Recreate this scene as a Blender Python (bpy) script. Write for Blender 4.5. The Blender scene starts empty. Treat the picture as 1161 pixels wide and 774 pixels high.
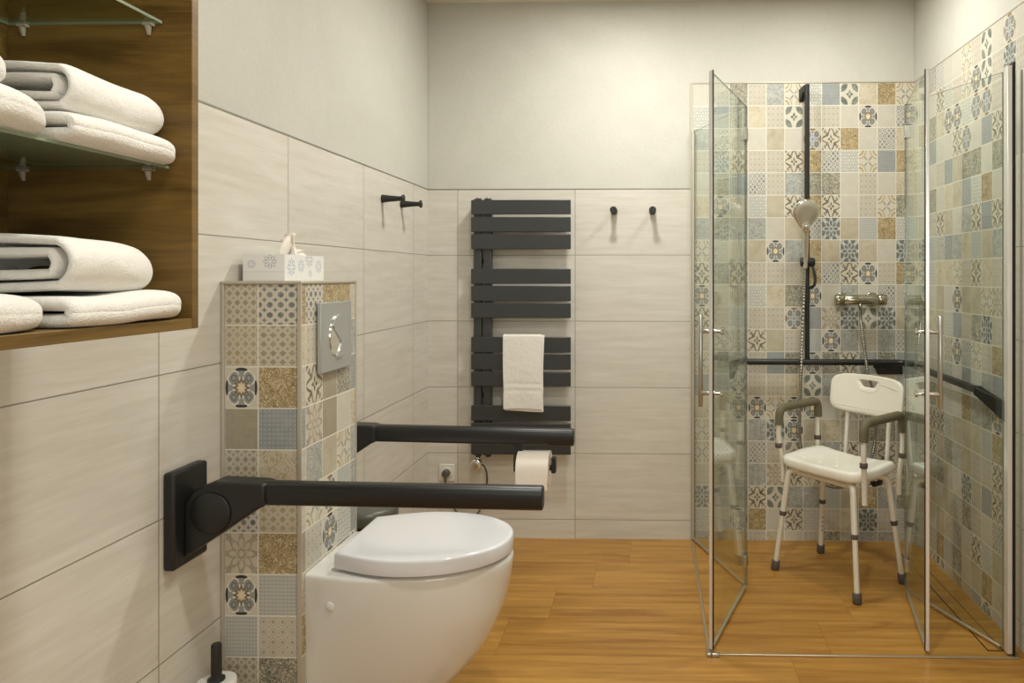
import bpy, bmesh, math, random
from mathutils import Vector, Matrix, noise
random.seed(7)
PI = math.pi
col = bpy.context.scene.collection

# ------------------------------------------------------------------ colour + node helpers
def lin(c):
    return c / 12.92 if c <= 0.04045 else ((c + 0.055) / 1.055) ** 2.4
def rgb(r, g, b, k=1.0):
    return (min(1, lin(r / 255) * k), min(1, lin(g / 255) * k), min(1, lin(b / 255) * k), 1)

class V:
    """scalar expression in a shader node tree"""
    def __init__(s, nt, v): s.nt = nt; s.v = v
    def op(s, o, *args, clamp=False):
        n = s.nt.nodes.new('ShaderNodeMath'); n.operation = o; n.use_clamp = clamp
        for i, a in enumerate((s,) + args):
            a = a.v if isinstance(a, V) else a
            if isinstance(a, (int, float)): n.inputs[i].default_value = a
            else: s.nt.links.new(a, n.inputs[i])
        return V(s.nt, n.outputs[0])
    def __add__(s, o): return s.op('ADD', o)
    __radd__ = __add__
    def __sub__(s, o): return s.op('SUBTRACT', o)
    def __rsub__(s, o): return (s * -1) + o
    def __mul__(s, o): return s.op('MULTIPLY', o)
    __rmul__ = __mul__
    def __truediv__(s, o): return s.op('DIVIDE', o)
    def __neg__(s): return s * -1
    def abs(s): return s.op('ABSOLUTE')
    def frac(s): return s.op('FRACT')
    def floor(s): return s.op('FLOOR')
    def min(s, o): return s.op('MINIMUM', o)
    def max(s, o): return s.op('MAXIMUM', o)
    def sin(s): return s.op('SINE')
    def cos(s): return s.op('COSINE')
    def sqrt(s): return s.op('SQRT')
    def pow(s, o): return s.op('POWER', o)
    def clamp(s): return (s + 0.0).op('ADD', 0.0, clamp=True)
    def lt(s, t, e=0.04):      # 1 where s < t, soft edge e
        return ((t - s) / e + 0.5).clamp() if not isinstance(t, V) else ((t - s) / e + 0.5).clamp()
    def gt(s, t, e=0.04): return 1 - s.lt(t, e)
    def inv(s): return 1 - s

def newmat(name):
    m = bpy.data.materials.new(name); m.use_nodes = True
    nt = m.node_tree
    for n in list(nt.nodes): nt.nodes.remove(n)
    out = nt.nodes.new('ShaderNodeOutputMaterial')
    b = nt.nodes.new('ShaderNodeBsdfPrincipled')
    nt.links.new(b.outputs[0], out.inputs[0])
    return m, nt, b, out
def setb(b, color=None, rough=0.5, metal=0.0, spec=0.5, coat=0.0, sheen=0.0):
    if color is not None: b.inputs['Base Color'].default_value = color
    b.inputs['Roughness'].default_value = rough
    b.inputs['Metallic'].default_value = metal
    b.inputs['Specular IOR Level'].default_value = spec
    b.inputs['Coat Weight'].default_value = coat
    b.inputs['Sheen Weight'].default_value = sheen
def mixc(nt, fac, a, b):
    n = nt.nodes.new('ShaderNodeMix'); n.data_type = 'RGBA'
    f = fac.v if isinstance(fac, V) else fac
    if isinstance(f, (int, float)): n.inputs[0].default_value = f
    else: nt.links.new(f, n.inputs[0])
    for i, c in ((6, a), (7, b)):
        if isinstance(c, tuple): n.inputs[i].default_value = c
        else: nt.links.new(c, n.inputs[i])
    return n.outputs[2]
def coords(nt, kind='Object'):
    t = nt.nodes.new('ShaderNodeTexCoord')
    if kind == 'World':
        g = nt.nodes.new('ShaderNodeNewGeometry'); src = g.outputs['Position']
    else: src = t.outputs[kind]
    s = nt.nodes.new('ShaderNodeSeparateXYZ'); nt.links.new(src, s.inputs[0])
    return src, V(nt, s.outputs[0]), V(nt, s.outputs[1]), V(nt, s.outputs[2])
def noise_tex(nt, src, scale=5, detail=2, rough=0.5, dist=0.0, sc=(1, 1, 1), loc=(0, 0, 0)):
    mp = nt.nodes.new('ShaderNodeMapping'); mp.inputs['Scale'].default_value = sc
    mp.inputs['Location'].default_value = loc
    nt.links.new(src, mp.inputs[0])
    n = nt.nodes.new('ShaderNodeTexNoise')
    n.inputs['Scale'].default_value = scale; n.inputs['Detail'].default_value = detail
    n.inputs['Roughness'].default_value = rough; n.inputs['Distortion'].default_value = dist
    nt.links.new(mp.outputs[0], n.inputs['Vector'])
    return V(nt, n.outputs[0])
def bump(nt, b, h, strength=0.3, dist=0.01):
    n = nt.nodes.new('ShaderNodeBump'); n.inputs['Strength'].default_value = strength
    n.inputs['Distance'].default_value = dist
    nt.links.new(h.v, n.inputs['Height']); nt.links.new(n.outputs[0], b.inputs['Normal'])
def simple(name, color, rough=0.5, metal=0.0, spec=0.5, coat=0.0, nscale=40, namp=0.06, bmp=0.0):
    """plain material with slight procedural mottling"""
    m, nt, b, out = newmat(name); setb(b, color, rough, metal, spec, coat)
    src, x, y, z = coords(nt)
    n = noise_tex(nt, src, nscale, 3)
    dark = tuple(c * (1 - namp) for c in color[:3]) + (1,)
    lite = tuple(min(1, c * (1 + namp)) for c in color[:3]) + (1,)
    nt.links.new(mixc(nt, n, dark, lite), b.inputs['Base Color'])
    if bmp: bump(nt, b, n, bmp, 0.003)
    return m

# ------------------------------------------------------------------ materials
M = {}
M['black'] = simple('matt_black_metal', rgb(30, 31, 30), 0.42, 0.0, 0.5, namp=0.05, nscale=200)
M['black_bar'] = simple('black_coated_tube', rgb(28, 28, 27), 0.36, 0.0, 0.5, namp=0.04)
M['anthracite'] = simple('anthracite_enamel', rgb(60, 62, 62), 0.36, 0.15, 0.5, namp=0.04, nscale=300)
M['chrome'] = simple('polished_chrome', rgb(225, 224, 218), 0.08, 1.0, namp=0.01)
M['nickel'] = simple('polished_nickel', rgb(170, 168, 150), 0.14, 1.0, namp=0.02)
M['facegrey'] = simple('grey_spray_plate', rgb(186, 182, 168), 0.25, 0.3, namp=0.02)
M['hose'] = simple('dull_ribbed_metal', rgb(150, 147, 136), 0.3, 0.8, namp=0.05)
M['strip'] = simple('brushed_floor_strip', rgb(206, 188, 160), 0.3, 0.8, namp=0.03)
M['steel'] = simple('brushed_steel', rgb(196, 194, 188), 0.28, 1.0, namp=0.03)
M['alu'] = simple('satin_aluminium', rgb(230, 225, 212), 0.35, 0.15, namp=0.03, nscale=120)
M['frame_white'] = simple('light_anodised_profile', rgb(232, 230, 226), 0.25, 0.5, namp=0.02)
M['ceramic'] = simple('white_ceramic', rgb(226, 224, 219), 0.07, 0.0, 0.55, coat=0.5, namp=0.005)
M['lid'] = simple('white_lid_plastic', rgb(226, 226, 230), 0.13, 0.0, 0.5, coat=0.2, namp=0.005)
M['plastic'] = simple('white_moulded_plastic', rgb(236, 232, 220), 0.4, 0.0, 0.4, namp=0.02, bmp=0.05, nscale=150)
M['foam'] = simple('grey_green_foam_grip', rgb(104, 97, 74), 0.75, namp=0.08, nscale=300, bmp=0.1)
M['rubber'] = simple('brown_grey_rubber', rgb(88, 78, 70), 0.7, namp=0.05)
M['satin_plate'] = simple('satin_chrome_plate', rgb(182, 184, 182), 0.3, 0.5, namp=0.02)
M['gap'] = simple('black_gasket', rgb(16, 15, 14), 0.6, namp=0.02)
M['trimgrey'] = simple('grey_tile_trim', rgb(150, 146, 136), 0.35, 0.6, namp=0.03)
M['trimbeige'] = simple('satin_corner_trim', rgb(190, 183, 168), 0.35, 0.3, namp=0.03)
M['darkgreen_plastic'] = simple('grey_olive_bin_lid', rgb(92, 92, 82), 0.35, namp=0.04)
M['paper'] = simple('tissue_paper', rgb(238, 228, 218), 0.9, 0.0, 0.1, namp=0.03, nscale=120, bmp=0.15)
M['socket'] = simple('white_socket_plastic', rgb(226, 222, 212), 0.35, namp=0.01)
M['cable'] = simple('grey_cable', rgb(92, 92, 84), 0.4, 0.3, namp=0.05)
M['acrylic'] = simple('milky_acrylic', rgb(170, 160, 145), 0.15, 0.0, 0.7, namp=0.05)
M['ceiling'] = simple('white_ceiling_paint', rgb(232, 226, 214), 0.8, 0.0, 0.2, namp=0.01)
M['grout'] = simple('pale_grout', rgb(228, 224, 212), 0.8, 0.0, 0.2, namp=0.04, nscale=90)
M['darkwood_insert'] = None

def mat_plaster():
    m, nt, b, out = newmat('grey_mineral_plaster'); setb(b, None, 0.75, spec=0.25)
    src, x, y, z = coords(nt, 'World')
    n1 = noise_tex(nt, src, 1.6, 4, 0.6, 0.5); n2 = noise_tex(nt, src, 60, 3, 0.6)
    f = ((n1 - 0.5) * 1.6 + 0.5 + (n2 - 0.5) * 0.5).clamp()
    nt.links.new(mixc(nt, f, rgb(192, 190, 180), rgb(208, 206, 197)), b.inputs['Base Color'])
    bump(nt, b, n2, 0.25, 0.004)
    return m
M['plaster'] = mat_plaster()

def mat_walltile(name, axis, off, pitch, top, rowh):
    """large beige brushed stone-look tiles with thin grey joints; axis = horizontal world axis"""
    m, nt, b, out = newmat(name); setb(b, None, 0.3, spec=0.45)
    src, x, y, z = coords(nt, 'World')
    h = x if axis == 'x' else y
    u = ((h - off) / pitch); v = ((top - z) / rowh)
    du = ((u + 0.5).frac() - 0.5).abs() * pitch
    dv = ((v + 0.5).frac() - 0.5).abs() * rowh
    gr = du.min(dv).lt(0.0016, 0.0014)
    tid = u.floor() * 3.7 + v.floor() * 7.3
    cmb = nt.nodes.new('ShaderNodeCombineXYZ')
    nt.links.new((h * 2.0 + tid * 1.7).v, cmb.inputs[0]); nt.links.new(tid.v, cmb.inputs[1])
    nt.links.new((z * 26 + tid * 5.0).v, cmb.inputs[2])
    n1 = noise_tex(nt, cmb.outputs[0], 1.6, 5, 0.62, 0.25)
    n2 = noise_tex(nt, cmb.outputs[0], 7, 3, 0.6, 0.1)
    f = ((n1 - 0.5) * 2.4 + (n2 - 0.5) * 0.8 + 0.5).clamp()
    tone = (tid * 0.381).frac() * 0.10
    c = mixc(nt, (f * 0.9 + tone).clamp(), rgb(202, 196, 184), rgb(220, 215, 206))
    c = mixc(nt, gr, c, rgb(146, 141, 128))
    nt.links.new(c, b.inputs['Base Color'])
    bump(nt, b, 1 - gr, 0.4, 0.002)
    return m

def mat_wood_floor():
    m, nt, b, out = newmat('honey_oak_floor_planks'); setb(b, None, 0.34, spec=0.4)
    src, x, y, z = coords(nt, 'World')
    r = ((y - 2.578) / 0.2795); row = r.floor()
    fy = ((r + 0.5).frac() - 0.5).abs() * 0.2795
    u = (x + 0.557 - (row * 0.151)) / 1.2
    fx = ((u + 0.5).frac() - 0.5).abs() * 1.2
    seam = fy.min(fx).lt(0.0012, 0.0014)
    pid = row * 5.31 + u.floor() * 2.17
    cmb = nt.nodes.new('ShaderNodeCombineXYZ')
    nt.links.new((x * 1.0 + pid * 3.1).v, cmb.inputs[0]); nt.links.new((y * 15.0 + pid).v, cmb.inputs[1])
    n1 = noise_tex(nt, cmb.outputs[0], 1.7, 7, 0.66, 0.5)
    n2 = noise_tex(nt, cmb.outputs[0], 13, 4, 0.65, 0.2, sc=(0.35, 2.0, 1))
    n3 = noise_tex(nt, cmb.outputs[0], 1.0, 3, 0.5, 1.5, sc=(1, 0.5, 1), loc=(4, 2, 0))
    f = ((n1 - 0.5) * 1.9 + (n2 - 0.5) * 0.7 + 0.5 + ((pid * 0.618).frac() - 0.5) * 0.16).clamp()
    c = mixc(nt, f, rgb(140, 94, 34), rgb(198, 149, 74))
    knot = n3.gt(0.66, 0.10) * 0.45
    c = mixc(nt, knot, c, rgb(132, 82, 30))
    c = mixc(nt, seam * 0.6, c, rgb(128, 84, 38))
    nt.links.new(c, b.inputs['Base Color'])
    bump(nt, b, n2, 0.05, 0.002)
    return m
M['floor'] = mat_wood_floor()

def mat_cabwood(name, axis):
    m, nt, b, out = newmat(name); setb(b, None, 0.4, spec=0.4)
    src, x, y, z = coords(nt, 'World')
    h = x if axis == 'x' else y
    cmb = nt.nodes.new('ShaderNodeCombineXYZ')
    nt.links.new((h * 2.0).v, cmb.inputs[0]); nt.links.new((z * 16).v, cmb.inputs[1])
    n1 = noise_tex(nt, cmb.outputs[0], 1.6, 5, 0.6, 0.8)
    n2 = noise_tex(nt, cmb.outputs[0], 9, 4, 0.65, 0.2, sc=(0.5, 3, 1))
    f = ((n1 - 0.5) * 2.2 + (n2 - 0.5) * 0.8 + 0.5).clamp()
    nt.links.new(mixc(nt, f, rgb(84, 62, 26), rgb(136, 106, 54)), b.inputs['Base Color'])
    bump(nt, b, n2, 0.08, 0.002)
    return m
M['cabwood'] = mat_cabwood('oak_cabinet_across', 'x')
M['cabwood_y'] = mat_cabwood('oak_cabinet_along', 'y')

def mat_terry(name, c0, c1):
    m, nt, b, out = newmat(name); setb(b, None, 0.95, spec=0.05, sheen=0.25)
    src, x, y, z = coords(nt, 'World')
    n = noise_tex(nt, src, 420, 2, 0.7); n2 = noise_tex(nt, src, 45, 3, 0.6)
    nt.links.new(mixc(nt, (n * 0.6 + n2 * 0.4).clamp(), c0, c1), b.inputs['Base Color'])
    bump(nt, b, n * 0.5 + n2, 0.55, 0.006)
    return m
M['terry'] = mat_terry('white_terry_cloth', rgb(226, 221, 211), rgb(246, 243, 238))

def mat_glass(name, tint, refl=1.0):
    """thin clear pane: tinted transparency plus fresnel reflection"""
    m, nt, b, out = newmat(name); nt.nodes.remove(b)
    t = nt.nodes.new('ShaderNodeBsdfTransparent'); t.inputs[0].default_value = tint
    g = nt.nodes.new('ShaderNodeBsdfGlossy'); g.inputs['Roughness'].default_value = 0.0
    g.inputs[0].default_value = (0.95, 1, 0.97, 1)
    fr = nt.nodes.new('ShaderNodeFresnel')
    ge = nt.nodes.new('ShaderNodeNewGeometry')                      # same reflectance entering and leaving the thin pane
    ior = V(nt, ge.outputs['Backfacing']) * (1 / 1.5 - 1.5) + 1.5
    nt.links.new(ior.v, fr.inputs[0])
    src, x, y, z = coords(nt, 'World')
    n = noise_tex(nt, src, 3.0, 2)
    f = (V(nt, fr.outputs[0]) * refl * (n * 0.06 + 0.97)).clamp()
    mx = nt.nodes.new('ShaderNodeMixShader')
    nt.links.new(f.v, mx.inputs[0]); nt.links.new(t.outputs[0], mx.inputs[1]); nt.links.new(g.outputs[0], mx.inputs[2])
    nt.links.new(mx.outputs[0], out.inputs[0])
    return m
M['glass'] = mat_glass('clear_shower_glass', (0.965, 0.98, 0.968, 1), 0.85)
M['glass_edge'] = simple('green_glass_edge', rgb(150, 165, 158), 0.15, 0.0, 0.6, namp=0.03)
M['shelf_glass'] = mat_glass('greenish_shelf_glass', (0.80, 0.86, 0.79, 1), 1.0)
M['shelf_glass_edge'] = simple('shelf_glass_edge', rgb(138, 150, 128), 0.15, 0.0, 0.6, namp=0.03)
M['seal'] = mat_glass('clear_plastic_seal', (0.80, 0.80, 0.82, 1), 1.3)

# ---- decorative tile designs: each a procedural pattern over the tile's own 0..1 uv
CREAM = rgb(216, 205, 186); CREAM2 = rgb(200, 188, 166); BLUE = rgb(150, 161, 168); DBLUE = rgb(108, 118, 130)
GREY = rgb(132, 130, 120); DGREY = rgb(92, 92, 84); OCHRE = rgb(160, 130, 78); GREEN = rgb(122, 132, 124)
PALE = rgb(208, 204, 194); TAUPE = rgb(164, 152, 136); TAN = rgb(184, 168, 138); INK = rgb(52, 52, 50)
def tilemat(code):
    m, nt, b, out = newmat('mosaic_design_' + code); setb(b, None, 0.34, spec=0.4)
    src, u, v, w = coords(nt, 'UV')
    wsrc, wx, wy, wz = coords(nt, 'World')
    p = u * 2 - 1; q = v * 2 - 1
    ap = p.abs(); aq = q.abs(); mm = ap.max(aq); nn = ap.min(aq)
    r = (p * p + q * q).sqrt()
    th = p.op('ARCTAN2', q)
    wear = noise_tex(nt, wsrc, 35, 4, 0.7)
    soft = ((wear - 0.5) * 1.4 + 0.85).clamp()
    def cell(n, m_):
        return (u * n).frac() - 0.5, (v * m_).frac() - 0.5
    def scroll(scale, thick=0.05, loc=0):
        n = noise_tex(nt, wsrc, scale, 0.8, 0.5, 2.6, loc=(loc, 0, 0))
        return (n - 0.5).abs().lt(thick, thick)
    def mot(scale=30, gain=2.5):
        return ((noise_tex(nt, wsrc, scale, 4, 0.65, 0.4) - 0.5) * gain + 0.5).clamp()
    c = None
    if code == 'A':
        a, d = cell(9, 9); f = (a * a + d * d).sqrt().lt(0.2, 0.15) * 0.16
        c = mixc(nt, f * soft, mixc(nt, mot(), rgb(206, 201, 189), rgb(198, 192, 178)), TAUPE)
    elif code == 'B':
        a, d = cell(4, 4); a2 = (u * 4 + 0.5).frac() - 0.5; d2 = (v * 4 + 0.5).frac() - 0.5
        f = (a.abs() + d.abs()).lt(0.22, 0.06).max((a2.abs() + d2.abs()).lt(0.13, 0.06)).max((((a * a + d * d).sqrt() - 0.38).abs()).lt(0.04, 0.05) * 0.6)
        c = mixc(nt, f * soft * 0.75, mixc(nt, mot(), rgb(205, 199, 186), rgb(197, 189, 172)), rgb(150, 140, 124))
    elif code == 'C':
        a, d = cell(9, 9); f = (a.abs() + d.abs()).lt(0.3, 0.2)
        c = mixc(nt, f * 0.6, mixc(nt, mot(), rgb(143, 147, 148), rgb(160, 162, 160)), rgb(182, 185, 183))
    elif code == 'W':
        a, d = cell(10, 11); f = (d.abs().lt(0.22, 0.1) * (a.abs().lt(0.33, 0.1)))
        c = mixc(nt, f * 0.65 * soft, rgb(188, 188, 180), rgb(142, 148, 150))
    elif code == 'D':
        c = mixc(nt, scroll(62, 0.035) * 0.9, mixc(nt, mot(40, 3), rgb(136, 139, 134), rgb(174, 174, 168)), rgb(206, 204, 194))
    elif code == 'S':
        f = scroll(55, 0.05, 3) * mot(18, 5)
        c = mixc(nt, f * 0.85, rgb(206, 196, 174), rgb(156, 138, 102))
    elif code == 'I':
        c = mixc(nt, scroll(60, 0.04, 9) * 0.9, mixc(nt, mot(26, 3), rgb(132, 110, 68), rgb(172, 150, 108)), rgb(214, 203, 174))
    elif code == 'L':
        c = mixc(nt, scroll(52, 0.05, 6) * 0.9, mixc(nt, mot(40, 3), rgb(96, 96, 84), rgb(150, 146, 130)), rgb(204, 198, 178))
    elif code == 'O':
        c = mixc(nt, mot(16, 2.2), rgb(172, 162, 138), rgb(200, 191, 170))
    elif code == 'T':
        a, d = cell(17, 19); f = ((a * a + d * d).sqrt() - 0.3).abs().lt(0.1, 0.12)
        c = mixc(nt, f * 0.7, mixc(nt, mot(), rgb(166, 156, 136), rgb(180, 170, 150)), rgb(128, 118, 98))
    elif code in 'EF':
        wdt = (1.0 - mm).max(0.0).sqrt() * 0.45
        dist = nn - wdt
        petal = (nn - (mm * (PI / 0.40)).sin().max(0) * (0.10 if code == 'E' else 0.13)).lt(0.0, 0.03) * mm.lt(0.40, 0.03) * r.gt(0.09, 0.03)
        if code == 'E':
            band = dist.abs().lt(0.078, 0.04) * mm.lt(0.99, 0.04) * mm.gt(0.33, 0.03)
            diag = (mm - nn).lt(0.14, 0.05) * mm.gt(0.36, 0.04) * mm.lt(0.66, 0.04)
            cx_ = (mm - 0.78).abs(); cy_ = (nn - 0.78).abs()
            crn = ((1 - mm) + (1 - nn)).lt(0.26, 0.05).max(((r - 1.0).abs().lt(0.06, 0.04) * (mm - nn).lt(0.24, 0.05)))
            f = band.max(diag).max(crn).max(petal)
            c = mixc(nt, f * soft, mixc(nt, mot(), rgb(212, 204, 186), rgb(202, 192, 170)), rgb(88, 86, 76))
        else:
            lt_ = ((mm + nn) * 0.5 - 0.62).abs() / 0.20; ls_ = (mm - nn) * (0.5 / 0.42); leaf = (lt_ + ls_ * ls_).lt(1.0, 0.15) * mm.lt(0.95, 0.04)
            c = mixc(nt, leaf.max(petal) * soft, rgb(208, 204, 188), rgb(104, 110, 102))
    elif code in 'GZ':
        gold = code == 'Z'
        qa = ap - 0.47; qb = aq - 0.47
        ring = ((qa * qa + qb * qb).sqrt() - 0.36).abs().lt(0.055, 0.04)
        qr = (qa * qa + qb * qb).sqrt()
        heart = qr.lt(0.2, 0.04) * qr.gt(0.09, 0.03)
        seg = mm.gt(0.84, 0.03) * nn.lt(0.36, 0.04) * (r.lt(0.99, 0.03))
        seg2 = mm.gt(0.55, 0.04) * nn.lt(0.16, 0.03) * mm.lt(0.84, 0.04)
        outer = (r - 0.96).abs().lt(0.05, 0.03)
        core = (r - ((th * 8).cos() * 0.05)).lt(0.27, 0.03)
        cr = (r - ((th * 12).cos() * 0.06)).lt(0.42, 0.03)
        base = mixc(nt, ring, rgb(156, 156, 151), rgb(224, 219, 208))
        base = mixc(nt, (qr - 0.29).abs().lt(0.022, 0.03).max((qr - 0.43).abs().lt(0.018, 0.03)) * 0.7, base, rgb(104, 106, 106))
        base = mixc(nt, (qr - 0.15).abs().lt(0.045, 0.03) * 0.85, base, rgb(108, 110, 110))
        base = mixc(nt, seg2, base, rgb(152, 152, 146))
        base = mixc(nt, outer * 0.7, base, rgb(222, 216, 202))
        base = mixc(nt, r.gt(1.0, 0.03), base, rgb(206, 198, 180))
        base = mixc(nt, seg, base, rgb(140, 114, 68) if gold else INK)
        base = mixc(nt, cr * 0.8, base, rgb(140, 146, 154) if gold else rgb(98, 86, 62))
        base = mixc(nt, core, base, rgb(222, 218, 206) if gold else rgb(204, 180, 132))
        fl = (nn.lt(0.05, 0.03) * mm.lt(0.24, 0.03)).max((mm - nn).lt(0.06, 0.03) * mm.lt(0.18, 0.03))
        base = mixc(nt, fl * 0.8, base, rgb(232, 222, 196) if not gold else rgb(120, 130, 146))
        c = base
    elif code == 'H':
        ca = 1 - ap; cb = 1 - aq; cr = (ca * ca + cb * cb).sqrt()
        arc = (cr - 0.42).abs().lt(0.07, 0.04)
        arc2 = (cr - 0.75).abs().lt(0.045, 0.04)
        rays = (r - ((th * 8).cos() * 0.2)).lt(0.42, 0.04) * r.gt(0.1, 0.04)
        pet = (nn - (mm * (PI / 0.8)).sin().max(0) * 0.12).lt(0.0, 0.03) * mm.lt(0.8, 0.03)
        base = mixc(nt, arc * soft, rgb(210, 201, 180), rgb(160, 138, 86))
        base = mixc(nt, arc2 * 0.7, base, rgb(128, 132, 128))
        base = mixc(nt, rays * soft * 0.8, base, rgb(116, 120, 122))
        base = mixc(nt, pet, base, rgb(206, 202, 190))
        c = base
    elif code == 'J':
        a, d = cell(4, 4); rr = (a * a + d * d).sqrt(); a2 = (u * 4 + 0.5).frac() - 0.5; d2 = (v * 4 + 0.5).frac() - 0.5
        f = (rr - 0.3).abs().lt(0.07, 0.06).max(rr.lt(0.1, 0.05)).max((a2.abs() + d2.abs()).lt(0.22, 0.06))
        g = ((u * 2).floor() + (v * 2).floor()) * 0.5
        f2 = (a.abs().lt(0.12, 0.05) * d.abs().lt(0.36, 0.05)).max(d.abs().lt(0.12, 0.05) * a.abs().lt(0.36, 0.05))
        sel = g.frac().gt(0.25, 0.02)
        f = f * sel + f2.max((a2.abs() + d2.abs()).lt(0.3, 0.06)) * (1 - sel)
        c = mixc(nt, f * soft * 0.9, rgb(206, 202, 190), rgb(106, 110, 110))
    elif code == 'K':
        k = 2 * PI * 4.2
        s = (u * k).cos() + ((u * 0.5 + v * 0.866) * k).cos() + ((u * 0.5 - v * 0.866) * k).cos()
        f = s.gt(-0.75, 0.4) * s.lt(1.4, 0.4)
        f = (s + 0.2).abs().lt(0.45, 0.3)
        c = mixc(nt, f * soft * 0.9, rgb(206, 204, 194), rgb(112, 118, 118))
    elif code in 'MN':
        t8 = ((th * (8 / (2 * PI)) + 0.5).frac() - 0.5).abs() * 2
        wv = ((r - 0.2) * (PI / 0.62)).sin().max(0) * 0.85
        line = (t8 - wv).abs().lt(0.16, 0.1) * r.gt(0.2, 0.03)
        wv2 = ((r - 0.55) * (PI / 0.9)).sin().max(0) * 0.8
        line2 = ((1 - t8) - wv2).abs().lt(0.13, 0.1) * r.gt(0.6, 0.03)
        ctr = (r - 0.2).abs().lt(0.05, 0.04)
        f = line.max(line2).max(ctr)
        if code == 'M': c = mixc(nt, f * soft, mixc(nt, mot(), rgb(102, 107, 104), rgb(122, 126, 121)), rgb(202, 203, 195))
        else: c = mixc(nt, f * soft, mixc(nt, mot(), rgb(206, 196, 178), rgb(198, 188, 168)), rgb(156, 148, 134))
    elif code in 'PR':
        a, d = cell(4, 4.5); a2 = (u * 4 + 0.5).frac() - 0.5; d2 = (v * 4.5 + 0.5).frac() - 0.5
        f = (a.abs() + d.abs()).lt(0.36, 0.05).max((a2.abs().max(d2.abs())).lt(0.12, 0.04))
        ln = (a.abs().max(d.abs()) - 0.36).abs().lt(0.015, 0.04) * 0.25
        c = mixc(nt, (f * soft + ln).clamp(), rgb(196, 188, 170), rgb(146, 138, 122) if code == 'P' else rgb(166, 150, 116))
    elif code == 'Q':
        a, d = cell(3.5, 4); st = (a.abs() + 0.001).sqrt() + (d.abs() + 0.001).sqrt()
        a2 = (u * 3.5 + 0.5).frac() - 0.5; d2 = (v * 4 + 0.5).frac() - 0.5
        f = (a2.abs() + d2.abs()).lt(0.32, 0.05).max(st.lt(0.62, 0.06)).max((a2.abs().max(d2.abs())).lt(0.24, 0.05) * 0.8)
        c = mixc(nt, (f * soft).clamp(), rgb(202, 196, 182), rgb(102, 107, 114))
    nt.links.new(c, b.inputs['Base Color'])
    bump(nt, b, wear, 0.04, 0.001)
    return m
CODES = 'ABCWDSILOTEFGZHJKMNPRQ'
TM = {c: tilemat(c) for c in CODES}

# ------------------------------------------------------------------ mesh helpers
def obj(name, bm, mats, parent=None, smooth=None, bevel=0, bseg=2, sub=0):
    me = bpy.data.meshes.new(name)
    bmesh.ops.recalc_face_normals(bm, faces=bm.faces[:])
    bm.to_mesh(me); bm.free()
    if not isinstance(mats, (list, tuple)): mats = [mats]
    for m in mats: me.materials.append(m)
    if smooth is not None:
        for p in me.polygons: p.use_smooth = True
        try: me.set_sharp_from_angle(angle=math.radians(smooth))
        except Exception: pass
    o = bpy.data.objects.new(name, me); col.objects.link(o)
    if parent is not None: o.parent = parent
    if bevel:
        md = o.modifiers.new('bevel', 'BEVEL'); md.width = bevel; md.segments = bseg; md.limit_method = 'ANGLE'
        md.angle_limit = math.radians(40)
        for p in me.polygons: p.use_smooth = True
        try: me.set_sharp_from_angle(angle=math.radians(50))
        except Exception: pass
        md.harden_normals = False
    if sub:
        md = o.modifiers.new('sub', 'SUBSURF'); md.levels = sub; md.render_levels = sub
    return o
def tag(o, label=None, cat=None, group=None, kind=None):
    if label: o['label'] = label
    if cat: o['category'] = cat
    if group: o['group'] = group
    if kind: o['kind'] = kind
    return o
def empty(name, loc, rz=0):
    o = bpy.data.objects.new(name, None); o.location = loc; o.rotation_euler.z = rz
    o.empty_display_size = 0.05; col.objects.link(o); return o
def thing(name, label, cat, loc=(0, 0, 0), rz=0, group=None):
    return tag(empty(name, loc, rz), label, cat, group)
def NB(): return bmesh.new()
def box(bm, x0, x1, y0, y1, z0, z1, mi=0):
    vs = [bm.verts.new((x, y, z)) for x in (x0, x1) for y in (y0, y1) for z in (z0, z1)]
    for idx in ((0, 1, 3, 2), (4, 6, 7, 5), (0, 4, 5, 1), (2, 3, 7, 6), (0, 2, 6, 4), (1, 5, 7, 3)):
        f = bm.faces.new([vs[i] for i in idx]); f.material_index = mi
    return vs
def obox(bm, c, ax, ay, az, mi=0):
    """oriented box: centre and three half-extent vectors"""
    c = Vector(c); ax = Vector(ax); ay = Vector(ay); az = Vector(az)
    vs = [bm.verts.new(c + ax * i + ay * j + az * k) for i in (-1, 1) for j in (-1, 1) for k in (-1, 1)]
    for idx in ((0, 1, 3, 2), (4, 6, 7, 5), (0, 4, 5, 1), (2, 3, 7, 6), (0, 2, 6, 4), (1, 5, 7, 3)):
        f = bm.faces.new([vs[i] for i in idx]); f.material_index = mi
def ringframe(d, up=Vector((0, 0, 1))):
    d = d.normalized()
    if abs(d.dot(up)) > 0.95: up = Vector((1, 0, 0)) if abs(d.x) < 0.9 else Vector((0, 1, 0))
    a = d.cross(up).normalized(); b = a.cross(d).normalized(); return a, b
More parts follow.
